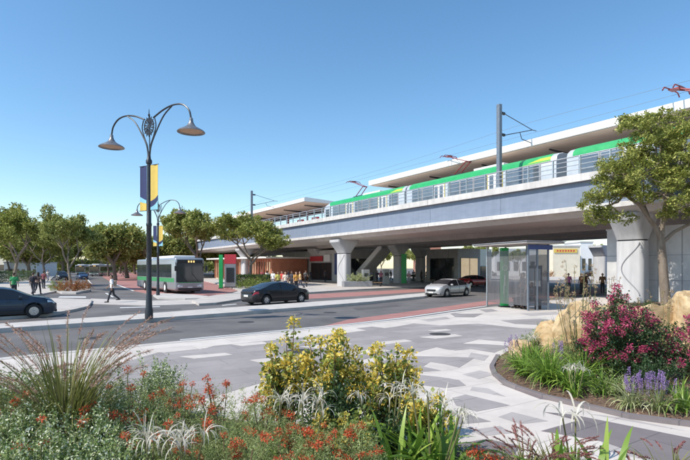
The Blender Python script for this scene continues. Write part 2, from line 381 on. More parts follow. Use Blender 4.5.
# bus station apron, islands and far pavements
sheet('apron', GP([(199,303.6),(216,302.6),(232,300.2),(250,297.3),(275,294.8),(300,292.8),(350,289.6),(400,287.2),(430,285.6),(445,283.6),(440,279),(420,276),(330,274.2),(235,273.6),(160,273),(150,273.4),(178,276.8),(200,279.8),(216,283.2),(232,287.5),(240,290.5),(232,293.2),(212,295.5),(201,298),(192,300.5)], .13), .13, M['foot'], z0=-.04)
sheet('crossing', GP([(91,298.6),(150,300.6),(200,299.4),(200,303.8),(150,305.6),(88,303.6)], .02), .02, M['foot'], z0=-.02)
sheet('red_lane', GP([(97,273.3),(112,283),(133,290.8),(150,294.5),(170,297),(200,297.5),(222,294.5),(238,290.5),(226,286.5),(205,281),(180,277.2),(150,273.6),(125,271.6),(104,271.4)], .004), .004, M['redasphalt'], z0=-.01)
sheet('red_lane', GP([(300,294.8),(350,292.4),(400,290),(432,288),(434,291),(400,293.2),(352,296.4),(306,299)], .005), .005, M['redasphalt'], z0=-.01)
sheet('island', GP([(158,297.6),(185,298.3),(206,297.9),(208,296),(190,294.3),(160,293.2),(153,294.8)], .12), .12, M['kerb'], z0=-.04)
sheet('island', GP([(92,299.3),(91,302.6),(88,306),(74,309.2),(48,313.8),(0,317),(-90,322),(-90,306),(0,301.2),(50,298)], .13), .13, M['foot'], z0=-.04)
sheet('footpath', GP([(-140,312),(-20,299.5),(42,293.8),(55,291.2),(55,285),(50,280),(54,276.5),(58,273.2),(60,270.6),(54,270.5),(44,272.4),(24,277),(-60,284),(-200,292)], .13), .13, M['foot'], z0=-.04)
sheet('planting_bed', GP([(52,289),(62,292.3),(76,292.4),(90,289.8),(87,285.8),(74,283),(58,283.8)], .16), .16, M['kerb'], z0=-.04)
sheet('footpath', GP([(430,278),(560,279.6),(610,279.2),(700,279),(700,273.5),(560,273.8),(430,273.2)], .13), .13, M['foot'], z0=-.04)
M['patch'] = mat('asphalt_patch', (.075,.07,.072), .88, col2=(.10,.095,.095), scale=3, bump=.3, world_xy=True)
M['iron'] = mat('cast_iron', (.06,.055,.05), .6, .5, col2=(.10,.09,.08), scale=14, bump=.5, bscale=40)
for l in ([(120,334),(172,329.5),(184,332),(130,337.2)], [(352,308.6),(396,304.8),(402,306.3),(358,310.3)], [(228,313.2),(262,310.2),(266,311.4),(232,314.6)][::1], [(20,318.6),(52,317.6),(52,319.4),(18,320.6)], [(120,311),(180,308.4),(182,309.4),(122,312.3)]):
    sheet('road_patch', GP(l, .003), .003, M['patch'], z0=-.01)
for px, py, z_ in ((246, 322, .006), (90, 338, .006), (330, 312.5, .006), (230, 308.4, .006), (300, 351, .131), (440, 334, .131)):
    c_ = G(px, py, z_); b = MB(); b.lathe([(.0, -.01), (.33, -.01), (.33, 0), (.0, 0)], (0, 0, 0), 24, cap=False)
    for k_ in range(-2, 3): b.box((k_*.11, 0, .002), (.03, .40, .004))
    o = b.build('manhole_cover', M['iron']); o.location = c_; tag(o, kind='structure')
# painted lines
for l in ([(112,283.2),(133,291),(134.5,290.8),(113.5,283)], [(86,278),(91,284),(92,283.9),(87,278)], [(120,307.4),(160,306.3),(160,306.8),(120,308)], [(222,305.2),(236,303.8),(237,304.2),(223,305.6)],
          [(180,340.1),(264,332.2),(348,324.3),(400,318.5),(450,311.3),(487,306.1),(487,305.6),(450,310.7),(400,317.8),(348,323.8),(264,331.7),(180,339.5)],
          [(105,293),(112,297),(114,297),(107,293)], [(60,296.4),(86,296.6),(86,297.6),(58,297.4)]):
    sheet('road_marking', GP(l, .009), .009, M['paint'], z0=-.005)

# ------------------------------------------------------------------ the railway viaduct
vd = empty('railway_viaduct', S(0, 0, 0), 0, 'long raised concrete railway viaduct with blue grey parapet crossing the street', 'viaduct')
def vpart(mb, name, m, parent=vd, smooth=False):
    o = mb.build(name, m, parent, smooth)
    o.matrix_parent_inverse = Matrix.Translation(-Vector(parent.location)) if parent.parent is None else Matrix.Identity(4)
    return o
SA, SB = -150, 75
dk = MB()
dk.sweep([(-.98, 5.84), (-.45, 5.42), (4.6, 5.42), (5.2, 5.84), (8.6, 5.84), (9.1, 5.3), (13.2, 5.3), (13.7, 5.84), (17, 5.84), (17.5, 5.3), (21.5, 5.3), (22, 5.84), (27, 5.84), (27, 7.1), (-.72, 7.1), (-.72, 6.0), (-.98, 6.0)], SA, SB)
vpart(dk, 'deck', M['soffit'])
pp = MB()
for i in range(int((SB-SA)/7.5)): pp.vbox(SA+i*7.5+.012, SA+(i+1)*7.5-.012, -.93, -.74, 6.07, 7.6)
vpart(pp, 'parapet', M['parapet'])
cp = MB(); cl = MB()
for i in range(int((SB-SA)/15)):
    a, b = SA+i*15+.015, SA+(i+1)*15-.015
    cp.sweep([(-1.22, 7.62), (-1.22, 8.08), (-.6, 8.14), (-.6, 7.62)], a, b)
    cl.sweep([(-1.16, 5.78), (-1.16, 6.05), (-.985, 6.1), (-.985, 5.78)], a, b)
vpart(cp, 'coping', M['coping']); vpart(cl, 'ledge', M['coping'])
rl = MB()
for z in (8.45, 8.75, 9.05, 9.3): rl.tube([S(SA, -.85, z), S(SB, -.85, z)], .028 if z < 9.2 else .045, 6)
for i in range(int((SB-SA)/1.9)): rl.vbox(SA+i*1.9, SA+i*1.9+.06, -.92, -.80, 8.10, 9.3)
vpart(rl, 'railing', M['steel'])
bk = MB(); bk.vbox(SA, SB, 26.6, 27.0, 7.12, 8.2); vpart(bk, 'rear_parapet', M['parapet'])

def pier_at(s0, s1, t0, t1, ztop, fl=.95, wave=True, near=True):
    """shaft with rounded ends and a head that flares across the track; all in the viaduct frame"""
    sc_, tc_ = (s0+s1)/2, (t0+t1)/2; hs, ht = (s1-s0)/2, (t1-t0)/2
    def ring(z, a, b, n=8, rr=.28):
        out = []
        for qx, qy, a0 in ((1, 1, 0), (-1, 1, PI/2), (-1, -1, PI), (1, -1, 1.5*PI)):
            for k in range(n):
                th = a0+PI/2*k/(n-1); out.append(S(sc_+qx*(a-rr)+rr*math.cos(th), tc_+qy*(b-rr)+rr*math.sin(th), z))
        return out
    def stack(rings):
        b = MB(); n = len(rings[0]); vs = [p for r in rings for p in r]
        fs = [(i*n+j, i*n+(j+1) % n, (i+1)*n+(j+1) % n, (i+1)*n+j) for i in range(len(rings)-1) for j in range(n)]
        fs += [tuple(range(n-1, -1, -1)), tuple((len(rings)-1)*n+j for j in range(n))]
        return b.add(vs, fs)
    zj = 3.85
    e = empty('pier', Vector((0, 0, 0))); e.parent = vd
    e.location = S(sc_, tc_)-vd.location
    def pc(mb, name, m):
        o = mb.build(name, m, e, True); o.matrix_parent_inverse = Matrix.Translation(-S(sc_, tc_)); return o
    pc(stack([ring(-.1, hs, ht), ring(zj-.03, hs, ht)]), 'shaft', M['concd'])
    pc(stack([ring(zj-.03, hs-.06, ht-.06, rr=.22), ring(zj+.05, hs-.06, ht-.06, rr=.22)]), 'joint', M['black'])
    rs = []
    for q in (0, .15, .35, .55, .75, .9, 1.0):
        g = q**1.15; rs.append(ring(zj+.05+(ztop-zj-.35)*q, hs+.12*g, ht+fl*g))
    rs.append(ring(ztop, hs+.12, ht+fl)); pc(stack(rs), 'crosshead', M['concd'])
    if wave:
        gv = MB(); pts = []
        for k in range(25):
            q = k/24; z = .6+3.1*q; ss = hs*(.80-1.30*math.sin(PI*q)**1.6)
            pts.append(S(sc_+ss, t0-.008, z))
        gv.tube(pts, .034, 6); pc(gv, 'inlay_line', M['greyp'])
    return e
for s0 in (-31.9, -62, -92): pier_at(s0-.8, s0+.9, 0, .95, 5.43)
pier_at(-1.9, 0, 0, .95, 5.43)
pier_at(30.3, 31.9, .05, 1.0, 5.43, fl=.75)
pier_at(61, 62.6, 0, .95, 5.43, fl=.8)
for px, Y, w_ in ((398.5, 67, .75), (420.5, 76, .8), (456, 80, 1.35), (318, 80, 1.2), (600, 68, .9), (288, 100, 1.0)):
    p = Vector(((px-CX)/F*Y, Y, 0))-P1; s_, t_ = p.dot(U), p.dot(V)
    pier_at(s_-w_, s_+w_, t_-.45, t_+.45, 5.33 if not 5.2 < t_ < 8.6 and not 13.7 < t_ < 17 else 5.86, fl=.9, wave=False)

# green banner panel on the second pier
p = Vector(((404-CX)/F*65.8, 65.8, 0)); gb = MB(); gb.box((0, 0, 2.1), (.75, .12, 4.0), 0, .02)
o = gb.build('pier_sign', M['green']); o.location = p; o.rotation_euler = (0, 0, UA+.35)
tag(o, 'tall green sign panel fixed against a concrete pier under the viaduct', 'sign')

# abutment wall behind the right hand pier
aw = MB()
for i in range(10): aw.vbox(28.9+i*3.1+.01, 28.9+(i+1)*3.1-.01, 1.7, 2.3, -.1, 4.62)
o = aw.build('abutment_wall', M['panelwall']); tag(o, 'tall grey panelled concrete wall behind the nearest viaduct pier', 'wall')
cp_ = MB(); cp_.vbox(28.85, 60, 1.66, 2.34, 4.62, 4.72); c_ = cp_.build('wall_cap', M['conc'], o)
jn = MB()
for z in (1.45, 2.95): jn.vbox(28.9, 59.9, 1.692, 1.70, z, z+.03)
jn.build('joint', M['greyp'], o)

# ------------------------------------------------------------------ platform canopies
def canopy(s0, s1, name_label):
    e = empty('platform_canopy', S((s0+s1)/2, 8, 7.1), 0, name_label, 'canopy', 'white roofs over the station platform')
    inv = Matrix.Translation(-Vector(e.location))
    def pc(mb, n, m):
        o = mb.build(n, m, e); o.matrix_parent_inverse = inv; return o
    a = MB(); a.sweep([(3.0, 11.78), (3.0, 12.3), (3.3, 12.38), (8.5, 12.1), (14.2, 12.6), (14.2, 12.0), (8.5, 11.75)], s0, s1); pc(a, 'roof', M['canopy'])
    b = MB(); b.sweep([(3.25, 11.70), (3.25, 11.76), (8.5, 11.745), (13.9, 11.99), (13.9, 11.93), (8.5, 11.68)], s0+.25, s1-.25); pc(b, 'soffit', M['timber'])
    n = max(2, int((s1-s0)/6.5))
    for i in range(n):
        q = s0+2.2+(s1-s0-4.4)*i/(n-1)
        c = MB(); c.tube([S(q, 8.5, 7.9), S(q, 8.5, 11.7)], .17, 10); pc(c, 'column', M['maroon'])
        d = MB(); d.tube([S(q, 4.2, 11.5), S(q, 7.2, 11.42), S(q, 8.5, 11.2), S(q, 10, 11.45), S(q, 12.8, 11.75)], [.07, .13, .16, .13, .07], 8); pc(d, 'bracket', M['dsteel'])
    return e
canopy(.4, 66, 'white flat platform canopy above the green train, the longer and nearer one')
canopy(-62, -15.4, 'white flat platform canopy further away at the left end of the station')
pl_ = MB(); pl_.vbox(-100, 70, 5.6, 11.5, 7.12, 7.98); tag(pl_.build('station_platform', M['conc']), 'grey concrete island platform raised on the viaduct under the canopies', 'platform')

# ------------------------------------------------------------------ electric trains
def train_car(s0, s1, label, front=False):
    L = s1-s0; e = empty('train_carriage', S((s0+s1)/2, 2.9, 7.15), UA, label, 'train', 'coupled green and silver train carriages')
    def xz(x, y, z): return Vector((x, y, z))
    h = L/2; W = 1.42
    sec = [(-W+.1, .35), (-W, .9), (-W, 2.80), (-W+.09, 3.08), (-W+.38, 3.30), (-.5, 3.42), (.5, 3.42), (W-.38, 3.30), (W-.09, 3.08), (W, 2.80), (W, .9), (W-.1, .35)]
    st = [-h, -h+.12, -h+.5, -h+1.1, -h+2.0, h-.3, h] if front else [-h, -h+.1, h-.1, h]
    sc0 = [.55, .72, .86, .95, 1, 1, .97] if front else [.97, 1, 1, .97]
    b = MB(); vs = []; n = len(sec)
    for x, k in zip(st, sc0):
        for y, z in sec: vs.append((x, y*(.6+.4*k), .35+(z-.35)*(.5+.5*k)))
    fs = [(i*n+j, i*n+(j+1) % n, (i+1)*n+(j+1) % n, (i+1)*n+j) for i in range(len(st)-1) for j in range(n)]
    fs += [tuple(range(n)), tuple((len(st)-1)*n+j for j in range(n))]
    b.add(vs, fs); b.build('body', M['train'], e, True)
    x0 = -h+(2.1 if front else .45); x1 = h-.45
    g = MB()                                       # green cantrail and roof band
    sg = [(-W-.012, 2.74), (-W-.012, 2.81), (-W+.078, 3.09), (-W+.37, 3.315), (-.78, 3.405), (-.74, 3.3), (-W+.5, 3.1), (-W+.15, 2.85), (-W+.05, 2.7)]
    k = len(sg); vs = [(x0-(0 if not front else .9*(z-2.6)), y, z) for y, z in sg]+[(x1, y, z) for y, z in sg]
    g.add(vs, [(i, (i+1) % k, (i+1) % k+k, i+k) for i in range(k)]+[tuple(range(k)), tuple(range(k, 2*k))]); g.build('roof_band', M['tgreen'], e)
    lm = MB(); lm.add([(x1-2.4, -W-.018, 2.78), (x1, -W-.018, 2.78), (x1, -W+.072, 3.10), (x1-.9, -W+.072, 3.10)], [(0, 1, 2, 3)]); lm.build('lime_flash', M['tlime'], e)
    q = x0+.35; k = 0; doors = []
    while q < x1-1.0:
        if k % 4 == 2:
            d = MB(); d.box((q+.72, -W-.012, 1.6), (1.44, .05, 2.25), 0, .012); do = d.build('door', M['white'], e)
            y_ = MB(); y_.box((q+.72, -W-.03, 2.70), (1.5, .05, .07)); y_.box((q-.02, -W-.03, 1.6), (.05, .05, 2.2)); y_.box((q+1.46, -W-.03, 1.6), (.05, .05, 2.2)); y_.build('door_surround', M['yellow'], do)
            for dx in (.39, 1.05):
                p_ = MB(); p_.box((q+dx, -W-.05, 1.98), (.40, .03, 1.15), 0, .01); p_.build('pane', M['trainglass'], do)
            q += 1.75
        else:
            wd = 1.55; w_ = MB(); w_.box((q+wd/2, -W-.008, 2.02), (wd-.2, .04, 1.22), 0, .015); w_.build('window', M['trainglass'], e)
            w2 = MB(); w2.box((q+wd-.0, -W-.006, 2.02), (.12, .03, 1.26)); w2.build('window_post', M['greyp'], e)
            q += wd
        k += 1
    u = MB(); u.box((0, 0, .18), (L-1.5, 2.3, .42)); u.build('underframe', M['black'], e)
    ac = MB(); ac.box((1.5, 0, 3.48), (3.2, 1.5, .22), 0, .05); ac.build('roof_unit', M['white'], e)
    if front:
        f = MB(); f.add([(-h-.01, -.72, 1.55), (-h-.01, .72, 1.55), (-h+.16, .78, 2.35), (-h+.16, -.78, 2.35)], [(0, 1, 2, 3)]); f.build('windscreen', M['glass'], e)
        ws = MB(); ws.box((-h+1.25, -W-.0, 1.95), (.8, .05, .9), 0, .015); ws.build('window', M['glass'], e)
    return e
train_car(-7.6, 8.75, 'leading green and silver train carriage with a rounded nose on the viaduct', True)
train_car(8.95, 25.4, 'middle green and silver train carriage beside the overhead line mast')
train_car(26.2, 44, 'green and silver train carriage after the dark gap, half behind the tree crown')
train_car(44.4, 62, 'last green and silver train carriage at the right edge behind the tree crown')

def pantograph(s, label, k=1.0):
    e = empty('pantograph', S(s, 2.9, 10.62), UA, label, 'pantograph', 'red folding pantographs reaching for the overhead wire')
    b = MB(); b.box((0, 0, .06), (1.6, 1.0, .1), 0, .02); b.build('base', M['dsteel'], e)
    a = MB()
    for y in (-.32, .32): a.tube([(-.5, y, .1), (1.05, y*.9, 1.15)], .05, 8)
    a.build('lower_arm', M['maroon'], e)
    c = MB()
    for y in (-.3, .3): c.tube([(1.05, y, 1.15), (-1.5, y*.75, 2.1)], .035, 8)
    c.tube([(1.05, -.36, 1.15), (1.05, .36, 1.15)], .06, 8); c.tube([(0, -.26, 1.54), (-.9, .24, 1.88)], .02, 6); c.build('upper_arm', M['maroon'], e)
    d = MB()
    for x in (-1.75, -1.25): d.tube([(x, -.95, 1.93), (x, -.75, 2.12), (x, 0, 2.16), (x, .75, 2.12), (x, .95, 1.93)], .035, 8)
    d.box((-1.5, 0, 2.1), (.6, .5, .05)); d.build('contact_head', M['maroon'], e); e.scale = (k, k, k)
pantograph(-1.2, 'dark red pantograph on the nose carriage, leftmost on the viaduct', .95)
pantograph(14.8, 'dark red pantograph in the middle of the train left of the mast', .95)
pantograph(34.2, 'large red pantograph above the tree at the right edge', 1.15)
pantograph(-60, 'small dark pantograph far left behind the distant overhead mast', .95)

def mast(s, label):
    e = empty('overhead_line_mast', S(s, -.72, 8.1), UA, label, 'mast', 'steel masts that carry the overhead line')
    b = MB(); b.box((0, 0, 3.1), (.30, .30, 6.3), 0, .02); b.build('pole', M['msteel'], e)
    f = MB(); f.box((0, 0, .05), (.5, .42, .1)); f.build('base_plate', M['steel'], e)
    c = MB()
    for z in (4.05, 5.65): c.tube([(0, .15, z), (0, .62, z)], .07, 8); c.lathe([(.1, .2), (.12, .3), (.1, .4), (.12, .5), (.1, .6)], (0, 0, z), 10, 'Y')
    c.build('insulator', M['dsteel'], e)
    a = MB(); a.tube([(0, .6, 4.05), (0, 3.9, 4.95)], .035, 6); a.tube([(0, .6, 5.65), (0, 3.9, 4.95)], .028, 6)
    a.tube([(0, 2.4, 4.5), (0, 2.6, 4.05), (0, 4.3, 3.85)], .03, 6); a.tube([(0, 3.9, 4.95), (0, 4.4, 4.95)], .03, 6); a.build('cantilever_arm', M['dsteel'], e)
    return e
mast(22.2, 'tall galvanised overhead line mast standing on the parapet beside the train')
mast(-25.9, 'distant overhead line mast above the left platform canopy')
ww = empty('overhead_wires', S(0, 3.0, 12.2), 0, 'thin overhead contact wires strung above the railway track', 'wires')
for t, z in ((3.0, 12.75), (3.0, 13.7), (6.5, 13.5)):
    c = MB(); pts = []
    for k in range(0, 46):
        q = -120+k*4.4; sag = 0 if z < 12.8 else -.5*math.sin(PI*((q+25.9) % 48.1)/48.1)
        pts.append(S(q, t, z+sag)-ww.location)
    c.tube(pts, .011, 5); c.build('wire', M['msteel'], ww)

# things on the platform, left of the train
for s_, lb in ((-22.6, 'red information stand on the platform under the far canopy, left one'), (-17.8, 'red information stand on the platform next to the train nose')):
    e = empty('information_stand', S(s_, 6.2, 7.98), UA, lb, 'information stand')
    b = MB(); b.box((0, 0, 1.5), (1.9, .3, .75), 0, .03); b.build('board', M['red'], e)
    b = MB(); b.box((0, -.16, 1.62), (1.2, .02, .18)); b.build('lettering_strip', M['white'], e)
    b = MB(); b.box((-.6, 0, .55), (.12, .12, 1.15)); b.box((.6, 0, .55), (.12, .12, 1.15)); b.build('post', M['dsteel'], e)
    b = MB(); b.box((0, -.1, .45), (1.9, .5, .12), 0, .02); b.build('seat', M['black'], e)

# ------------------------------------------------------------------ station rooms under the deck
def block(name, s0, s1, t0, t1, z1, wall, label, cat, wins=(), z0=-.1, glow=False):
    """a building in the viaduct frame; wins = (face, a0, a1, z0, z1, material) with face 't' (towards the camera) or 's'"""
    e = empty(name, S((s0+s1)/2, (t0+t1)/2, 0), 0, label, cat); inv = Matrix.Translation(-Vector(e.location))
    b = MB(); b.vbox(s0, s1, t0, t1, z0, z1); o = b.build('wall', wall, e); o.matrix_parent_inverse = inv
    for f, a0, a1, za, zb, m_ in wins:
        wf = MB(); pn = MB(); d = .05
        if f == 't':
            wf.vbox(a0-.08, a1+.08, t0-.06, t0-.002, za-.08, zb+.08); pn.vbox(a0, a1, t0-.075, t0-.061, za, zb)
            k = max(1, int((a1-a0)/1.4)); mu = MB()
            for i in range(1, k): x = a0+(a1-a0)*i/k; mu.vbox(x-.04, x+.04, t0-.12, t0-.076, za, zb)
        else:
            wf.vbox(s1+.002, s1+.06, a0-.08, a1+.08, za-.08, zb+.08); pn.vbox(s1+.061, s1+.075, a0, a1, za, zb)
            k = max(1, int((a1-a0)/1.4)); mu = MB()
            for i in range(1, k): x = a0+(a1-a0)*i/k; mu.vbox(s1+.076, s1+.12, x-.04, x+.04, za, zb)
        fo = wf.build('window', M['greyp'], e); fo.matrix_parent_inverse = inv
        po = pn.build('pane', m_, fo)
        if mu.v: mu.build('mullion', M['dsteel'], fo)
    return e, inv
block('station_building', -34, -15.5, 9.2, 16, 5.0, M['greyp'] if False else M['panelwall'], 'grey panelled station building with a wide kiosk window under the viaduct', 'building',
      [('t', -24.5, -18.0, .3, 3.0, M['glass']), ('t', -32.5, -27, .3, 3.3, M['glass']), ('s', 10.2, 15.2, .3, 3.6, M['glass'])])
for q0, q1, z0_, z1_, mm, lb, t_ in ((-24.6, -20.6, 3.3, 4.1, 'red', 'long red fascia sign over the station kiosk window', 8.95), (-20.0, -18.2, 3.2, 4.3, 'white', 'white square sign beside the red fascia under the viaduct', 8.95), (-16.8, -15.9, 1.2, 4.4, 'bluep', 'tall blue poster sign at the corner of the station building', 8.95)):
    b = MB(); b.vbox(q0, q1, t_, t_+.2, z0_, z1_); tag(b.build('wall_sign', M[mm]), lb, 'sign')
e, inv = block('station_building', -9.5, -3, 21, 25.6, 5.0, M['panelwall'], 'grey station room with glazed front behind the central pier', 'building',
      [('t', -8.6, -3.8, .3, 3.6, M['glass']), ('s', 21.6, 25, .3, 3.6, M['shopglow'])])
# stair up to the platform
st = empty('staircase', S(-13, 13, 0), UA, 'pale sloping station staircase rising to the platform behind the central pier', 'staircase')
b = MB()
for i in range(26): b.box((-3.2+i*.28, 0, .1+i*.19), (.3, 2.0, .22))
b.build('flight', M['conc'], st)
for y in (-1.05, 1.05):
    b = MB(); b.add([(-3.4, y-.05, 0), (4.1, y-.05, 5.0), (4.1, y-.05, 6.0-.2), (-3.4, y-.05, 1.0), (-3.4, y+.05, 0), (4.1, y+.05, 5.0), (4.1, y+.05, 5.8), (-3.4, y+.05, 1.0)],
             [(0, 1, 2, 3), (7, 6, 5, 4), (0, 4, 5, 1), (1, 5, 6, 2), (2, 6, 7, 3), (3, 7, 4, 0)]); b.build('balustrade', M['wsteel'], st)
# orange slatted pavilion left of the deck
pv = empty('pavilion', Vector((-15.2, 86, 0)), UA+.15, 'orange clad low pavilion standing behind the street trees', 'building')
b = MB(); b.box((0, 0, 2.0), (19, 7, 3.4)); b.build('wall', M['orange'], pv)
b = MB(); b.box((0, -.5, 3.85), (20.5, 9, .25), 0, .03); b.build('roof', M['canopy'], pv)
for i in range(13):
    b = MB(); b.box((-8.7+i*1.45, -3.56, 1.7), (.75, .14, 2.9)); w__ = b.build('window', M['glass'] if i % 3 else M['shopglow'], pv)
for i in range(26):
    b = MB(); b.box((-9.0+i*.72, -3.80, 2.0), (.09, .22, 3.2)); b.build('fin', M['orange'], pv)
# the ticket hall further back and the blue sign
block('cafe_building', -26, -14, 34, 41, 5.6, M['cream'], 'cream cafe with large lit glazing seen beyond the pier row under the viaduct', 'building',
      [('t', -25.4, -20, .3, 2.3, M['shopglow']), ('t', -25.4, -20, 2.6, 4.2, M['shopglow']), ('t', -19.6, -14.6, .3, 2.3, M['shopglow']), ('s', 34.5, 40, .3, 2.5, M['glass'])])
e = empty('blue_sign', AT(463, 267, 82)-Vector((0, 0, 2.36)), 0.2, 'square blue sign on a post between the piers', 'sign')
b = MB(); b.box((0, 0, 3.0), (1.3, .08, 1.7), 0, .02); b.build('board', M['bluep'], e); b = MB(); b.tube([(0, .1, 0), (0, .1, 3.8)], .05, 8); b.build('post', M['steel'], e)
# buildings beyond the viaduct on the right
def house(name, px0, px1, Y, ztop, m, label, rot=0, depth=9, wins=3, sign=None):
    x0, x1 = (px0-CX)/F*Y, (px1-CX)/F*Y; W = x1-x0
    e = empty(name, ((x0+x1)/2, Y+depth/2, 0), rot, label, 'building')
    b = MB(); b.box((0, 0, ztop/2-.05), (W, depth, ztop+.1)); b.build('wall', m, e)
    b = MB(); b.box((0, 0, ztop+.14), (W+.3, depth+.3, .28)); b.build('roof', M['conc'], e)
    for i in range(wins):
        x = -W/2+W*(i+.5)/wins; b = MB(); b.box((x, -depth/2-.03, ztop*.36), (W/wins*.5, .06, ztop*.34)); f = b.build('window', M['dsteel'], e)
        b = MB(); b.box((x, -depth/2-.07, ztop*.36), (W/wins*.44, .02, ztop*.3)); b.build('pane', M['glass'], f)
    if sign:
        b = MB(); b.box((-.04*W, -depth/2-.1, ztop*.86), (W*.86, .12, ztop*.13), 0, .02); s_ = b.build('sign_board', M['gold'], e)
        b = MB()
        for i in range(7): b.box((-.04*W-W*.3+i*W*.1, -depth/2-.17, ztop*.86), (W*.055, .02, ztop*.055))
        b.build('sign_mark', M['red'], s_)
    return e
house('shop_building', 553, 580, 118, 7.4, M['cream'], 'cream rendered shop with a yellow sign band across the street', sign=True, wins=0)
house('shop_building', 580.6, 593, 122, 8.6, M['white'], 'narrow pale shop with dark windows next to the cream shop', wins=2)
house('shop_building', 466, 492, 122, 5.6, M['white'], 'low white building beyond the viaduct left of the bus shelter', wins=2)
house('shop_building', 495, 545, 135, 7.4, M['white'], 'long white building seen through the bus shelter glass', wins=6)
house('shop_building', 500, 620, 190, 6.6, M['cream'], 'wide cream building at the far end of the side street', wins=10)
house('brick_building', 418, 441, 128, 9.4, M['brick'], 'red brick building glimpsed above the cafe', wins=3)
house('community_building', 4, 37, 130, 3.6, M['white'], 'low white building with blue mural panels behind the hedge', wins=6)
house('far_building', -120, 10, 190, 6.5, M['cream'], 'long low cream building at the far left edge', wins=9)

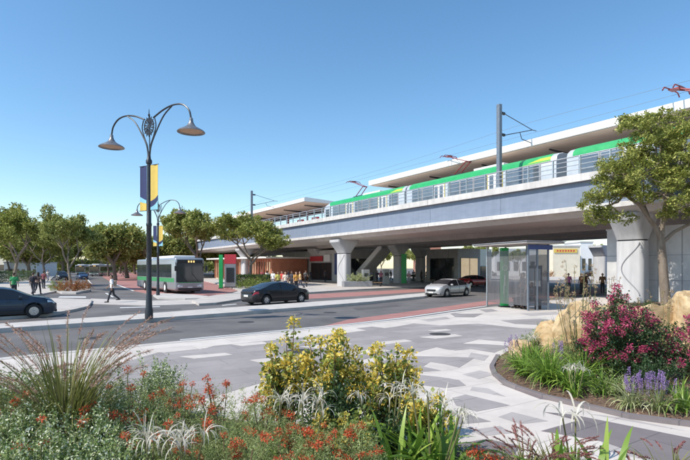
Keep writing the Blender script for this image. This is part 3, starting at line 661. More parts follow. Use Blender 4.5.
# ------------------------------------------------------------------ street lamps
def lathe_shade(c):
    b = MB(); b.lathe([(.055, .34), (.075, .30), (.085, .2), (.12, .12), (.20, .04), (.40, -.03), (.43, -.075), (.425, -.085), (.38, -.05), (.19, .02), (.10, .09)], c, 26); return b
def lamp(loc, rz, label, k=1.0):
    e = empty('street_lamp', loc, rz, label, 'street lamp', 'double armed black street lamps with banners'); H = 7.05; r = .1
    b = MB(); b.lathe([(.17, 0), (.17, .35), (.135, .5), (.125, 1.0), (.11, 1.05), (.105, 4.0), (.12, 4.03), (.12, 4.12), (.098, 4.15), (.085, H-.35), (.13, H-.32), (.13, H-.2), (.08, H-.12), (.055, H+.2)], (0, 0, 0), 18); b.build('pole', M['dsteel'], e, True)
    for sx in (-1, 1):
        def curve(ctrl, n=22):
            P = [Vector(c) for c in ctrl]; P = [P[0]*2-P[1]]+P+[P[-1]*2-P[-2]]; out = []
            for i in range(1, len(P)-2):
                for k_ in range(6):
                    t = k_/6; p0, p1, p2, p3 = P[i-1:i+3]; out.append(.5*((2*p1)+(p2-p0)*t+(2*p0-5*p1+4*p2-p3)*t*t+(3*p1-p0-3*p2+p3)*t**3))
            out.append(P[-2]); return out
        a = MB(); a.tube(curve([(sx*.28, 0, H+1.62), (sx*.9, 0, H+1.86), (sx*1.5, 0, H+1.97), (sx*2.05, 0, H+1.90), (sx*2.42, 0, H+1.62), (sx*2.55, 0, H+1.25)]), .036, 8)
        a.tube(curve([(sx*.04, 0, H-.1), (sx*.14, 0, H+.45), (sx*.46, 0, H+1.0), (sx*.92, 0, H+1.6), (sx*1.45, 0, H+1.96)]), .03, 8)
        a.tube(curve([(sx*.03, 0, H), (sx*.10, 0, H+.45), (sx*.30, 0, H+.85), (sx*.44, 0, H+1.25), (sx*.36, 0, H+1.6)]), .024, 8)
        a.build('arm', M['dsteel'], e, True)
        b2 = MB(); b2.lathe([(.045, .42), (.07, .40), (.08, .3), (.10, .22), (.13, .17), (.17, .10), (.24, .04), (.50, -.10), (.56, -.16), (.555, -.175), (.49, -.12), (.23, .01), (.12, .1)], (sx*2.55, 0, H+.85), 30, 'Z', False); s_ = b2.build('lamp_shade', M['shade'], e, True)
        l = MB(); l.lathe([(.0, .0), (.25, -.02), (.46, -.105), (.47, -.12), (.25, -.16), (0, -.175)], (sx*2.55, 0, H+.85), 24); l.build('lens', M['lampin'], s_, True)
    w_ = MB(); cz = H+1.28; ring = [(.30*math.cos(a), 0, cz+.36*math.sin(a)) for a in np.linspace(0, 2*PI, 25)]; w_.tube(ring, .022, 6, cap=False)
    w_.lathe([(.0, -.02), (.10, -.02), (.10, .02), (0, .02)], (0, 0, cz), 16, 'Y')
    for k_ in range(14):
        a = 2*PI*k_/14+PI/14; d = Vector((math.cos(a)*.9, 0, math.sin(a)*1.15)); c = Vector((0, 0, cz)); n = Vector((-d.z, 0, d.x)).normalized()
        w_.add([c+d*.10-n*.02+Vector((0, .015, 0)), c+d*.26-n*.045+Vector((0, .015, 0)), c+d*.40+Vector((0, .015, 0)), c+d*.26+n*.045+Vector((0, .015, 0)), c+d*.10-n*.02-Vector((0, .015, 0)), c+d*.26-n*.045-Vector((0, .015, 0)), c+d*.40-Vector((0, .015, 0)), c+d*.26+n*.045-Vector((0, .015, 0))],
               [(0, 1, 2, 3), (7, 6, 5, 4), (0, 4, 5, 1), (1, 5, 6, 2), (2, 6, 7, 3), (3, 7, 4, 0)])
    w_.build('sunburst', M['dsteel'], e)
    f = MB(); f.lathe([(.03, H+1.72), (.05, H+1.78), (.02, H+1.84), (.012, H+2.02), (0, H+2.04)], (0, 0, 0), 10); f.tube([(0, .03, H+.1), (0, .03, H+1.75)], .022, 8); f.build('finial', M['dsteel'], e)
    for sx, mm, nm in ((-1, ('navy', 'cyan', 'gold'), 'banner'), (1, ('gold', 'navy', 'cyan'), 'banner')):
        z0, z1 = H-2.35, H-.42; x0, x1 = .13, .57; Y0 = .02
        def strip(za0, za1, zb0, zb1, nm_, m_, par, off):
            """band between two curves across the banner"""
            n = 9; b = MB(); vs = []
            for y in (-.004-off, .004+off):
                for i in range(n):
                    q = i/(n-1); x = sx*(x0+(x1-x0)*q); wv = .02*math.sin(q*5+z0); 
                    vs.append((x, y+wv, za0+(za1-za0)*q**1.4)); vs.append((x, y+wv, zb0+(zb1-zb0)*q**1.4))
            fs = []
            for i in range(n-1):
                a = 2*i; fs += [(a, a+1, a+3, a+2), (a+2*n, a+2*n+2, a+2*n+3, a+2*n+1)]
            b.add(vs, fs); return b.build(nm_, m_, par, fix=False)
        if sx < 0:
            c = strip(z0, z0, z1, z1, 'banner', M['navy'], e, 0)
            strip(z0, z0, z0+.42, z0+.52, 'pattern', M['gold'], c, .003); strip(z0+.30, z0+.40, z0+.44, z0+.62, 'pattern', M['cyan'], c, .006)
        else:
            c = strip(z0, z0, z1, z1, 'banner', M['gold'], e, 0)
            strip(z0, z0, z0+.12, z0+.42, 'pattern', M['cyan'], c, .003); strip(z0+.12, z0+.40, z0+.38, z0+.62, 'pattern', M['navy'], c, .006)
        r_ = MB(); r_.tube([(0, 0, z1+.01), (sx*.62, 0, z1+.01)], .014, 6); r_.tube([(0, 0, z0-.01), (sx*.62, 0, z0-.01)], .014, 6); r_.build('banner_rod', M['dsteel'], c)
    e.scale = (k, k, k); return e
mat('shade', (.20, .20, .21), .35, .6, col2=(.30, .29, .28), scale=6); M['shade'] = MATS['shade']
pL = G(149, 318.6, .16); lamp(pL, math.atan2(-.49, .87), 'large black double street lamp with navy and gold banners on the median, the nearest one', .93)
pL2 = G(158, 295.2, .12); lamp(pL2, math.atan2(-.35, .93), 'smaller black double street lamp with banners standing beside the parked bus', .80)

# ------------------------------------------------------------------ cars
def interp(pts, x): return float(np.interp(x, [p[0] for p in pts], [p[1] for p in pts]))
CARM = {}
def paint(name, c, metal=.5):
    m = mat(name, c, .34, metal*.5, col2=tuple(a*1.12 for a in c), scale=3, coat=.45, spec=.4); return m
def make_car(label, pnt, kind='sedan', group='cars on the streets'):
    L = 4.65
    if kind == 'sedan':
        roof = [(-2.33, .66), (-2.28, .90), (-2.15, .99), (-1.75, 1.04), (-1.45, 1.14), (-.85, 1.37), (-.3, 1.44), (.2, 1.44), (.6, 1.36), (1.25, 1.05), (1.45, 1.0), (1.9, .93), (2.15, .83), (2.28, .70), (2.33, .52)]; rw = (-1.75, -.85, .45, 1.32)
    else:
        roof = [(-2.33, .70), (-2.28, 1.0), (-2.15, 1.25), (-1.85, 1.58), (-1.2, 1.68), (-.3, 1.70), (.2, 1.66), (.6, 1.50), (1.2, 1.10), (1.9, 1.0), (2.2, .85), (2.33, .58)]; rw = (-2.25, -1.95, .4, 1.2)
    hh = 0 if kind == 'sedan' else .12
    belt = [(-2.33, .62), (-2.25, .86+hh), (-1.5, .95+hh), (0, .91+hh), (1.3, .89+hh), (2.0, .82+hh), (2.22, .72+hh), (2.33, .5)]
    wid = [(-2.33, .64), (-2.25, .78), (-2.0, .86), (-1.3, .90), (1.2, .90), (1.8, .88), (2.1, .80), (2.25, .68), (2.33, .50)]
    N = 96; xs = np.linspace(-2.33, 2.33, N); zw = .33; xw = (-1.42, 1.40); RA = .385
    k3 = np.array([.25, .5, .25])
    def sm(p):
        y = np.interp(xs, [a for a, _ in p], [b for _, b in p])
        for _ in range(3): y = np.concatenate([[y[0]], np.convolve(y, k3, 'valid'), [y[-1]]])
        return y
    rf, bl, wi = sm(roof), sm(belt), sm(wid)
    def section(i, off=0.0):
        x = xs[i]; zb, zr, w_ = bl[i], max(rf[i], bl[i]+.02), wi[i]
        arch = .22
        for c in xw:
            d = abs(x-c)
            if d < RA: arch = max(arch, zw+math.sqrt(RA*RA-d*d))
        if abs(x) > 2.1: arch = max(arch, .22+(abs(x)-2.1)*.3)
        cab = max(0, zr-zb); rw_ = w_*.95-cab*.42
        pts = [(w_*.95, arch), (w_*.99, max(.42, arch+.01)), (w_*1.0, max(.58, arch+.03)), (w_*.985, max(.72+hh*.5, arch+.06) if zb > .75 else (zb+.58)/2+.02), (w_*.95, zb), (rw_+.01, zb+cab*.90 if cab > .1 else zb+cab*.55), (rw_*.86, zb+cab*.975), (rw_*.45, zr+.005), (0, zr+.02)]
        return pts
    Sx = [section(i) for i in range(N)]; n = len(Sx[0])
    def vert(i, j, sd, off=0):
        y, z = Sx[i][j]; return Vector((xs[i], sd*y, z))
    e = empty('parked_car' if 'parked' in label else 'car', (0, 0, 0), 0, label, 'car', group)
    def patch(name, sel, m, off=0.0, par=e, both=True):
        b = MB(); idx = {}; vs = []; fs = []
        def nrm(i, j, sd):
            a = vert(min(i+1, N-1), j, sd)-vert(max(i-1, 0), j, sd); c = vert(i, min(j+1, n-1), sd)-vert(i, max(j-1, 0), sd); v = a.cross(c)*sd*1
            if v.length < 1e-9: return Vector((0, 0, 1))
            v.normalize(); ref = Vector((0, sd*.7, .5)); return v if v.dot(ref) > 0 else -v
        for sd in (-1, 1):
            for i in range(N-1):
                for j in range(n-1):
                    if sel(i, j, xs[i], sd):
                        q = []
                        for a, c in ((i, j), (i+1, j), (i+1, j+1), (i, j+1)):
                            key = (a, c, sd if c < n-1 else 0)
                            if key not in idx: idx[key] = len(vs); vs.append(vert(a, c, sd)+nrm(a, c, sd)*off)
                            q.append(idx[key])
                        fs.append(tuple(q if sd > 0 else q[::-1]))
        if not fs: return None
        b.add(vs, fs); return b.build(name, m, par, 'all' if off else True, fix=False)
    # shell with ends closed
    b = MB(); vs = []
    for i in range(N): vs += [vert(i, j, 1) for j in range(n)]+[vert(i, j, -1) for j in range(n-2, -1, -1)]
    m_ = 2*n-1; fs = [(i*m_+j, (i+1)*m_+j, (i+1)*m_+j+1, i*m_+j+1) for i in range(N-1) for j in range(m_-1)]
    fs += [tuple(range(m_)), tuple((N-1)*m_+j for j in range(m_-1, -1, -1))]
    b.add(vs, fs); body = b.build('body', pnt, e, True)
    def cabin(i): return rf[i]-bl[i]
    bpx = -.28
    patch('side_window', lambda i, j, x, sd: j == 4 and cabin(i) > .13 and cabin(i+1) > .13 and abs(x-bpx) > .055 and rw[0]+.25 < x < rw[3]-.12, M['carglass'], .006)
    patch('windscreen', lambda i, j, x, sd: j >= 5 and rw[2] < x < rw[3]-.03, M['carglass'], .006)
    patch('rear_window', lambda i, j, x, sd: j >= 5 and rw[0]+.06 < x < rw[1], M['carglass'], .006)
    for sd_ in (-1, 1):
        patch('headlight', lambda i, j, x, sd: sd == sd_ and j == 3 and 1.93 < x < 2.27, M['lamp'], .008)
        patch('taillight', lambda i, j, x, sd: sd == sd_ and j == 3 and x < -2.0, M['tail'], .008)
    t = MB(); t.box((-2.345, 0, .80), (.03, 1.2, .13), 0, .01); t.build('tail_panel', M['black'], e)
    for x_, nm in ((-2.37, 'number_plate'), (2.36, 'number_plate')):
        t = MB(); t.box((x_, 0, .60 if x_ < 0 else .40), (.02, .46, .12), 0, .004); t.build(nm, M['plate'], e)
    t = MB(); t.box((2.325, 0, .56), (.05, .85, .17), 0, .02); gr = t.build('grille', M['black'], e)
    t = MB(); t.box((2.30, 0, .30), (.12, 1.05, .12), 0, .02); t.build('air_intake', M['black'], e)
    t = MB(); t.box((0, 0, .30), (4.3, 1.5, .22)); t.box((xw[0], 0, .45), (.8, 1.45, .4)); t.box((xw[1], 0, .42), (.8, 1.45, .36)); t.build('underbody', M['black'], e)
    for sd in (-1, 1):
        t = MB(); t.box((.88, sd*.98, 1.0+hh), (.13, .2, .13), 0, .03); t.build('mirror', pnt, e, True)
        for hx in (-.62, .42):
            t = MB(); t.box((hx, sd*.893, .80+hh), (.2, .03, .035), 0, .01); t.build('door_handle', pnt, e, True)
        t = MB()
        for sx in (.98, -.3, -1.2): t.box((sx, sd*.897, .62), (.008, .012, .5))
        t.box((0, sd*.90, .33), (2.0, .03, .10), 0, .01); t.build('sill_trim', M['black'], e)
        for c in xw:
            we = MB(); we.lathe([(.20, -.10), (.30, -.105), (.325, -.08), (.33, 0), (.325, .08), (.30, .105), (.20, .10)], (c, sd*.79, zw), 28, 'Y', False); wl = we.build('wheel', M['tyre'], e, True)
            ri = MB(); ri.lathe([(0, .07), (.05, .085), (.06, .06)], (c, sd*.79, zw), 20, 'Y') if sd > 0 else ri.lathe([(0, -.07), (.05, -.085), (.06, -.06)], (c, sd*.79, zw), 20, 'Y')
            ri.lathe([(.195, sd*.03), (.215, sd*.095), (.235, sd*.10), (.235, sd*.03)], (c, sd*.79, zw), 28, 'Y', False); ri.lathe([(.0, sd*.045), (.2, sd*.04)], (c, sd*.79, zw), 20, 'Y', False)
            for k in range(5):
                a = 2*PI*k/5+.3; d = Vector((math.cos(a), 0, math.sin(a))); q = Vector((-d.z, 0, d.x)); C = Vector((c, sd*.79, zw))
                y0 = Vector((0, sd*.055, 0)); y1 = Vector((0, sd*.088, 0))
                ri.add([C+d*.03-q*.035+y0, C+d*.21-q*.022+y0, C+d*.21+q*.022+y0, C+d*.03+q*.035+y0, C+d*.03-q*.035+y1, C+d*.21-q*.022+y1, C+d*.21+q*.022+y1, C+d*.03+q*.035+y1],
                       [(0, 1, 2, 3), (7, 6, 5, 4), (0, 4, 5, 1), (1, 5, 6, 2), (2, 6, 7, 3), (3, 7, 4, 0)])
            ri.build('rim', M['rim'], wl)
    return e
def put(o, loc, dx, dy, label=None):
    o.scale = (.94, .94, .94); o.location = (loc[0], loc[1], 0.003); o.rotation_euler = (0, 0, math.atan2(dy, dx)); return o
p_black = paint('paint_black', (.012, .012, .016), .3); p_white = paint('paint_pearl', (.44, .43, .42), .5)
p_red = paint('paint_red', (.35, .02, .02), .3); p_navy = paint('paint_navy', (.02, .035, .06), .4); p_silver = paint('paint_silver', (.42, .44, .46), .6)
p_blue = paint('paint_blue', (.03, .06, .14), .4)
put(make_car('black sedan seen from behind driving along the far lane past the median', p_black), G(276.5, 303.6), .70, .71)
put(make_car('pale silver sedan facing the camera in the near lane by the end of the median', p_white), G(448, 296.3), -.72, -.69)
put(make_car('dark navy car at the left edge of the photo in the far lane', p_navy), G(-3, 318.5), .81, .58)
put(make_car('red car behind the pale silver sedan in the shade of the viaduct', p_red), G(474, 286.5), .85, .52)
put(make_car('black parked four wheel drive beside the left footpath', p_black, 'suv'), G(62, 280.2), .60, -.80)
put(make_car('dark blue parked car right of the slim street tree in the avenue', p_blue, 'sedan'), G(82, 279.6), .60, -.80)
put(make_car('black car queued behind the four wheel drive in the avenue', p_navy, 'sedan'), G(57, 275.4), .55, -.83)
put(make_car('silver van like car across the side street on the right', p_silver, 'suv'), G(556, 273.4), -.9, -.4)
put(make_car('black car parked between the silver and blue cars across the side street', p_black, 'sedan'), G(565.5, 273.6), -.85, -.5)
put(make_car('blue car parked across the side street in front of the narrow shop', p_blue, 'sedan'), G(575, 274.2), -.85, -.5)
put(make_car('white car at the far right of the side street beyond the pier', p_white, 'suv'), G(489, 276), .9, .3)

# ------------------------------------------------------------------ buses
def make_bus(label, L=12.2):
    W, H = 2.5, 3.05; e = empty('city_bus', (0, 0, 0), 0, label, 'bus', 'silver and green city buses')
    b = MB(); b.box((-L/2, 0, .28+(H-.28)/2), (L, W, H-.28), 0, .17); b.build('body', M['busgrey'], e, True)
    s_ = MB()
    for sd in (-1, 1): s_.box((-L/2-.05, sd*(W/2+.003), 1.16), (L-.5, .02, .34))
    s_.box((.003, 0, 1.08), (.02, W-.5, .30)); s_.build('green_stripe', M['busgreen'], e)
    for sd in (-1, 1):
        x = -.95; k = 0
        while x > -L+1.0:
            wd = 1.38; q = MB(); q.box((x-wd/2, sd*(W/2+.006), 1.95), (wd-.06, .03, 1.15), 0, .012); q.build('window', M['glass'], e); x -= wd; k += 1
        for cx in (-2.7, -L+3.1):
            a = MB(); a.lathe([(.56, 0), (.58, .012)], (cx, sd*(W/2-.002 if sd > 0 else W/2+.01), .52), 26, 'Y'); a.build('wheel_arch', M['black'], e)
            t = MB(); t.lathe([(.26, -.13), (.44, -.13), (.48, -.1), (.49, 0), (.48, .1), (.44, .13), (.26, .13)], (cx, sd*(W/2-.08), .49), 26, 'Y', False); tw = t.build('wheel', M['tyre'], e, True)
            t = MB(); t.lathe([(0, sd*.10), (.1, sd*.11), (.13, sd*.05), (.24, sd*.03), (.275, sd*.12)], (cx, sd*(W/2-.08), .49), 20, 'Y'); t.build('rim', M['white'], tw, True)
    f = MB(); f.box((.012, 0, 1.80), (.03, W-.16, 1.62), 0, .013); f.build('windscreen', M['glass'], e)
    d = MB(); d.box((.02, 0, 2.74), (.03, W-.3, .30), 0, .013); dd = d.build('destination_display', M['black'], e)
    for k in (-.42, -.2, .02): 
        t = MB(); t.box((.038, k+.3, 2.74), (.008, .12, .16)); t.build('lit_figure', mat('display_amber', (.9, .6, .2), .5, emit=(1, .6, .2), estr=1.0), dd)
    wp = MB()
    for y in (-.25, .75): wp.tube([(.05, y, 1.0), (.055, y-.55, 1.7)], .016, 6)
    wp.build('wiper', M['black'], e)
    for y in (-.92, .92):
        h = MB(); h.lathe([(0, .03), (.1, .03), (.13, 0)], (.0, y, .66), 14, 'X'); h.lathe([(0, .03), (.07, .03), (.09, 0)], (.0, y*.76, .64), 14, 'X'); h.build('headlight', M['lamp'], e, True)
        m = MB(); m.tube([(0, y*1.3, 2.7), (.28, y*1.42, 2.6), (.32, y*1.42, 2.35)], .022, 6); m.box((.32, y*1.42, 2.15), (.1, .2, .42), 0, .03); m.build('mirror', M['black'], e)
    g = MB(); g.box((.01, 0, .42), (.04, W-.5, .14), 0, .013); g.build('bumper_grille', M['black'], e)
    n = MB(); n.box((.025, 0, .56), (.02, .4, .11)); n.build('number_plate', M['plate'], e)
    r_ = MB(); r_.box((-3.6, 0, H+.10), (4.6, 1.9, .26), 0, .09); r_.box((-9.2, 0, H+.08), (2.2, 1.7, .2), 0, .06); r_.build('roof_pod', M['white'], e, True)
    u = MB(); u.box((-L/2, 0, .28), (L-.6, W-.5, .2)); u.build('underframe', M['black'], e)
    return e
bus = make_bus('silver and green bus standing at the apron beside the small street lamp')
c = G(190, 293.9); bus.location = (c.x, c.y, .006); BD = math.atan2(-.797, .604); bus.rotation_euler = (0, 0, BD)
again(bus, G(94, 276.4), math.atan2(-.98, .18), 'silver bus further up the avenue, the nearest of those behind the trees')
again(bus, G(80, 275.6), math.atan2(-.96, .28), 'pale bus partly hidden by the slim street tree far up the avenue')
again(bus, G(66, 272.3), math.atan2(-.95, .30), 'farthest bus in the avenue, only its roof edge showing between trees')

# ------------------------------------------------------------------ bus shelter, totems, kiosk
SH = Vector((8.35, 25.2, .12)); sdx = math.atan2(-.94, .34)   # long side faces the road, near end towards the camera
sh = empty('bus_shelter', SH, sdx, 'glazed bus shelter with a thin flat roof and blue header beside the kerb', 'bus shelter')
b = MB(); b.box((0, .62, 3.30), (4.3, 2.3, .08), 0, .03); b.build('roof', M['soffit'], sh)
b = MB(); b.box((0, .62, 3.365), (4.4, 2.4, .04), 0, .015); b.build('roof_cap', M['greyp'], sh)
for x, y in ((-1.62, 0), (1.62, 0), (1.62, .55), (1.62, 1.22), (-1.62, 1.22), (.1, 1.22)):
    b = MB(); b.box((x, y, 1.62), (.08, .08, 3.24), 0, .01); b.build('post', M['steel'] if y == 0 and x < 0 else M['msteel'], sh)
for x0, x1 in ((-1.57, -.55), (-.52, .50), (.53, 1.57)):
    b = MB(); b.box(((x0+x1)/2, 0, 1.60), (x1-x0, .02, 2.75)); b.build('glass_panel', M['shadeglass'], sh)
b = MB(); b.box((1.62, .28, 1.6), (.02, .44, 2.75)); b.build('glass_panel', M['shadeglass'], sh)
b = MB(); b.box((1.62, .885, 1.6), (.02, .58, 2.75)); b.build('glass_panel', M['shadeglass'], sh)
b = MB(); b.box((.85, 1.22, 1.5), (1.40, .03, 2.5)); b.build('glass_panel', M['shadeglass'], sh)
b = MB(); b.box((1.70, .68, 3.10), (.08, 1.45, .24), 0, .02); b.build('header_sign', M['bluep'], sh)
b = MB(); b.box((.5, .92, .48), (1.9, .42, .07), 0, .02); b.build('seat', M['dsteel'], sh)
for x in (-.25, 1.25): b = MB(); b.box((x, .92, .23), (.06, .36, .46)); b.build('seat_leg', M['dsteel'], sh)
b = MB(); b.box((.75, 1.17, 1.55), (1.0, .05, 1.3), 0, .01); nb = b.build('notice_board', M['dsteel'], sh)
b = MB(); b.box((.55, 1.135, 1.6), (.38, .01, .9)); b.box((1.0, 1.135, 1.6), (.38, .01, .9)); b.build('timetable', M['white'], nb)
def totem(loc, rz, h, w_, label, ring=True):
    e = empty('sign_totem', loc, rz, label, 'sign', 'tall green station totems')
    b = MB(); b.box((0, 0, h/2), (w_, .2, h), 0, .03); b.build('panel', M['green'], e)
    b = MB(); b.box((0, 0, .04), (w_+.1, .35, .08)); b.build('base', M['dsteel'], e)
    if ring:
        b = MB(); b.tube([(w_*.30*math.cos(a), -.104, h*.66+w_*.30*math.sin(a)) for a in np.linspace(0, 2*PI, 25)], .012, 6, cap=False)
        b.box((0, -.104, h*.45), (.05, .012, .55)); b.box((-.06, -.104, h*.30), (.022, .012, .5)); b.build('emblem', M['white'], e)
    return e
totem(Vector((8.47, 25.9, .12)), .05, 3.15, .42, 'tall green totem with a white ring emblem inside the bus shelter')
totem(G(221, 288.6, .13), .1, 3.4, .38, 'plain green totem on the bus apron left of the red kiosk', False)
k = empty('information_kiosk', G(230.5, 287.6, .13), .12, 'grey kiosk column with a red top section on the bus apron', 'kiosk')
b = MB(); b.box((0, 0, 1.25), (1.15, .6, 2.5), 0, .02); b.build('body', M['greyp'], k)
b = MB(); b.box((0, 0, 3.0), (1.19, .62, 1.0), 0, .02); b.build('top_panel', M['red'], k)
b = MB(); b.box((0, -.315, 1.35), (.8, .03, 1.5), 0, .01); b.build('notice_board', M['dsteel'], k)
b = MB(); b.box((0, 0, .05), (1.3, .75, .1)); b.build('base', M['dsteel'], k)
for px, py, lb in ((386, 284.5, 'grey steel bollard cabinet beside the second pier'), (365.5, 286.5, 'pale blue grey ticket machine standing by the planter under the viaduct')):
    e = empty('ticket_machine', G(px, py, .13), .3, lb, 'ticket machine')
    b = MB(); b.box((0, 0, .95), (.8, .55, 1.9), 0, .04); b.build('cabinet', M['steel'], e); b = MB(); b.box((0, -.285, 1.3), (.5, .02, .4), 0, .005); b.build('screen', M['glass'], e)

# ------------------------------------------------------------------ people
def fused(segs, vox, name, m, parent, smooth_it=2):
    """one continuous skin over tapered limbs: segs = (p0, p1, r0, r1[, flat])"""
    b = MB()
    for sg in segs:
        p0, p1, r0, r1 = Vector(sg[0]), Vector(sg[1]), sg[2], sg[3]; fl = sg[4] if len(sg) > 4 else 1.0
        d = p1-p0; L = d.length
        if L < 1e-6: d = Vector((0, 0, .001)); L = .001
        d.normalize(); a = Vector((1, 0, 0)) if abs(d.x) < .8 else Vector((0, 1, 0)); a = (a-d*a.dot(d)).normalized(); c = d.cross(a)
        n = 12; vs = []; fs = []; prof = []
        for t in (1, .8, .45): prof.append((r0*math.sqrt(max(0, 1-t*t))+1e-4, -t*r0))
        prof += [(r0, 0), (r1, L)]
        for t in (.45, .8, 1): prof.append((r1*math.sqrt(max(0, 1-t*t))+1e-4, L+t*r1))
        for r_, z in prof:
            for j in range(n): th = 2*PI*j/n; vs.append(p0+d*z+a*r_*math.cos(th)+c*r_*math.sin(th)*fl)
        for i in range(len(prof)-1):
            for j in range(n): j2 = (j+1) % n; fs.append((i*n+j, i*n+j2, (i+1)*n+j2, (i+1)*n+j))
        fs += [tuple(range(n-1, -1, -1)), tuple((len(prof)-1)*n+j for j in range(n))]; b.add(vs, fs)
    o = b.build(name, m, parent)
    md = o.modifiers.new('r', 'REMESH'); md.mode = 'VOXEL'; md.voxel_size = vox; md.use_smooth_shade = True
    m2 = o.modifiers.new('s', 'SMOOTH'); m2.iterations = smooth_it; m2.factor = .5
    dg = bpy.context.evaluated_depsgraph_get(); me = bpy.data.meshes.new_from_object(o.evaluated_get(dg))
    o.modifiers.clear(); old = o.data; o.data = me; me.name = name; bpy.data.meshes.remove(old)
    if not me.materials: me.materials.append(m)
    return o
PCACHE = {}
def person(loc, rz, label, top, legs, pose='stand', hair=(.03,.02,.015), k=1.0, skin='skin', hairlen='short', bag=None, group=None, skirt=False):
    e = empty('person', loc, rz, label, 'person', group); e.scale = (k, k, k)
    key = (pose, hairlen)
    if key not in PCACHE:
        # joints: x forward, y left, z up; 1.74 m tall
        sway = {'stand': 0, 'stand2': .05, 'walk': .30, 'walk2': -.30, 'sit': 0}[pose]
        hipz = .92 if pose != 'sit' else .52
        hip = [Vector((0, .085, hipz)), Vector((0, -.085, hipz))]; kn, an, toe = [], [], []
        for i, s_ in enumerate((1, -1)):
            if pose == 'sit': K = Vector((.42, s_*.12, .50)); A = Vector((.40, s_*.13, .09))
            else:
                a = sway*s_; K = hip[i]+Vector((math.sin(a)*.44+(.05 if a < 0 else .02), s_*.005, -math.cos(a)*.44)); bk_ = a-(.55 if a < 0 else .06)*(abs(sway) > .1); A = K+Vector((math.sin(bk_)*.42, 0, -math.cos(bk_)*.42)); A.z = max(A.z, .075)
            kn.append(K); an.append(A); toe.append(A+Vector((.15, s_*.015, -.045)))
        dz = hipz-.92; c = lambda x, y, z: Vector((x, y, z+dz))
        lean = .03 if abs(sway) > .1 else 0
        sh_ = [c(lean, .175, 1.43), c(lean, -.175, 1.43)]; el, wr, hd = [], [], []
        for i, s_ in enumerate((1, -1)):
            if pose == 'sit': E_ = sh_[i]+Vector((.08, s_*.05, -.27)); W_ = E_+Vector((.22, -s_*.04, -.05))
            else:
                a = -sway*s_*.9+.05; E_ = sh_[i]+Vector((math.sin(a)*.27, s_*.055, -math.cos(a)*.27)); a2 = a+(.35 if abs(sway) > .1 else .18); W_ = E_+Vector((math.sin(a2)*.25, s_*.01, -math.cos(a2)*.25))
            el.append(E_); wr.append(W_); hd.append((W_-E_).normalized())
        head = c(lean+.02, 0, 1.62); sg = []
        sg += [(c(lean, 0, 1.44), c(lean+.01, 0, 1.54), .055, .05), (head+Vector((-.008, 0, .022)), head+Vector((.004, 0, .03)), .088, .086, .9), (head+Vector((.02, 0, -.05)), head+Vector((.035, 0, -.078)), .06, .045),
               (head+Vector((.088, 0, .0)), head+Vector((.105, 0, -.025)), .010, .016), (head+Vector((.082, -.02, -.055)), head+Vector((.082, .02, -.055)), .012, .012)]
        for s_ in (1, -1): sg.append((head+Vector((0, s_*.085, .0)), head+Vector((0, s_*.09, .025)), .014, .02, .5))
        for i, s_ in enumerate((1, -1)):
            sg += [(sh_[i], el[i], .046, .038), (el[i], wr[i], .038, .026)]
            d = hd[i]; side = Vector((1, 0, 0)); side = (side-d*side.dot(d)).normalized(); w0 = wr[i]
            sg.append((w0, w0+d*.075, .026, .034, .55))
            for f_, (o_, l_) in enumerate(((.027, .072), (.010, .082), (-.009, .077), (-.027, .06))):
                b0 = w0+d*.085+side*o_; m0 = b0+d*l_*.55+Vector((0, -s_*.006, 0)); sg += [(b0, m0, .0088, .008), (m0, m0+d*l_*.42+Vector((0, -s_*.016, 0)), .008, .0065)]
            t0 = w0+d*.03+side*.028; sg += [(t0, t0+d*.035+side*.026, .011, .0095), (t0+d*.035+side*.026, t0+d*.065+side*.03, .0095, .008)]
            sg += [(hip[i], kn[i], .07, .048), (kn[i], an[i], .048, .032), (an[i], toe[i], .034, .028)]
        sg += [(c(0, -.07, .98), c(0, .07, .98), .10, .10), (c(0, 0, 1.0), c(lean, 0, 1.36), .11, .11, 1.15)]
        body = fused(sg, .0085, 'body', M['skin'], e)
        ts = [(c(0, -.075, .95), c(0, .075, .95), .112, .112), (c(0, -.05, 1.1), c(0, .05, 1.1), .105, .105), (c(lean, -.09, 1.3), c(lean, .09, 1.3), .118, .118), (c(lean, -.13, 1.42), c(lean, .13, 1.42), .062, .062), (c(0, 0, .97), c(lean, 0, 1.38), .12, .12, 1.1)]
        for i in range(2): ts += [(sh_[i], sh_[i]+(el[i]-sh_[i])*.85, .066, .056)]
        shirt = fused(ts, .014, 'shirt', M['white'], e)
        ls = [(c(0, -.07, .93), c(0, .07, .93), .115, .115)]
        for i in range(2): ls += [(hip[i], kn[i], .092, .066), (kn[i], kn[i]+(an[i]-kn[i])*.93, .066, .052)]
        trou = fused(ls, .014, 'trousers', M['navy'], e)
        shoe, shoe2 = [fused([(an[i]+Vector((-.035, 0, -.03)), toe[i]+Vector((.02, 0, 0)), .043, .036)], .01, 'shoe', M['black'], e) for i in range(2)]
        hs = [(head+Vector((-.022, 0, .05)), head+Vector((-.01, 0, .062)), .088, .082, .98), (head+Vector((-.05, 0, .01)), head+Vector((-.05, 0, -.03)), .06, .05)]
        if hairlen == 'long': hs += [(head+Vector((-.055, 0, 0)), head+Vector((-.09, 0, -.20)), .075, .05), (head+Vector((-.02, .07, .0)), head+Vector((-.04, .075, -.14)), .025, .02), (head+Vector((-.02, -.07, .0)), head+Vector((-.04, -.075, -.14)), .025, .02)]
        hr = fused(hs, .011, 'hair', M['black'], e)
        ey = MB()
        for s_ in (1, -1): ey.lathe([(0, -.008), (.009, 0), (0, .008)], head+Vector((.081, s_*.03, .012)), 8, 'X')
        eyes = ey.build('eyes', M['black'], e, True)
        PCACHE[key] = (body.data, shirt.data, trou.data, shoe.data, hr.data, eyes.data, shoe2.data)
        obs = (body, shirt, trou, shoe, hr, eyes, shoe2)
    else:
        obs = []
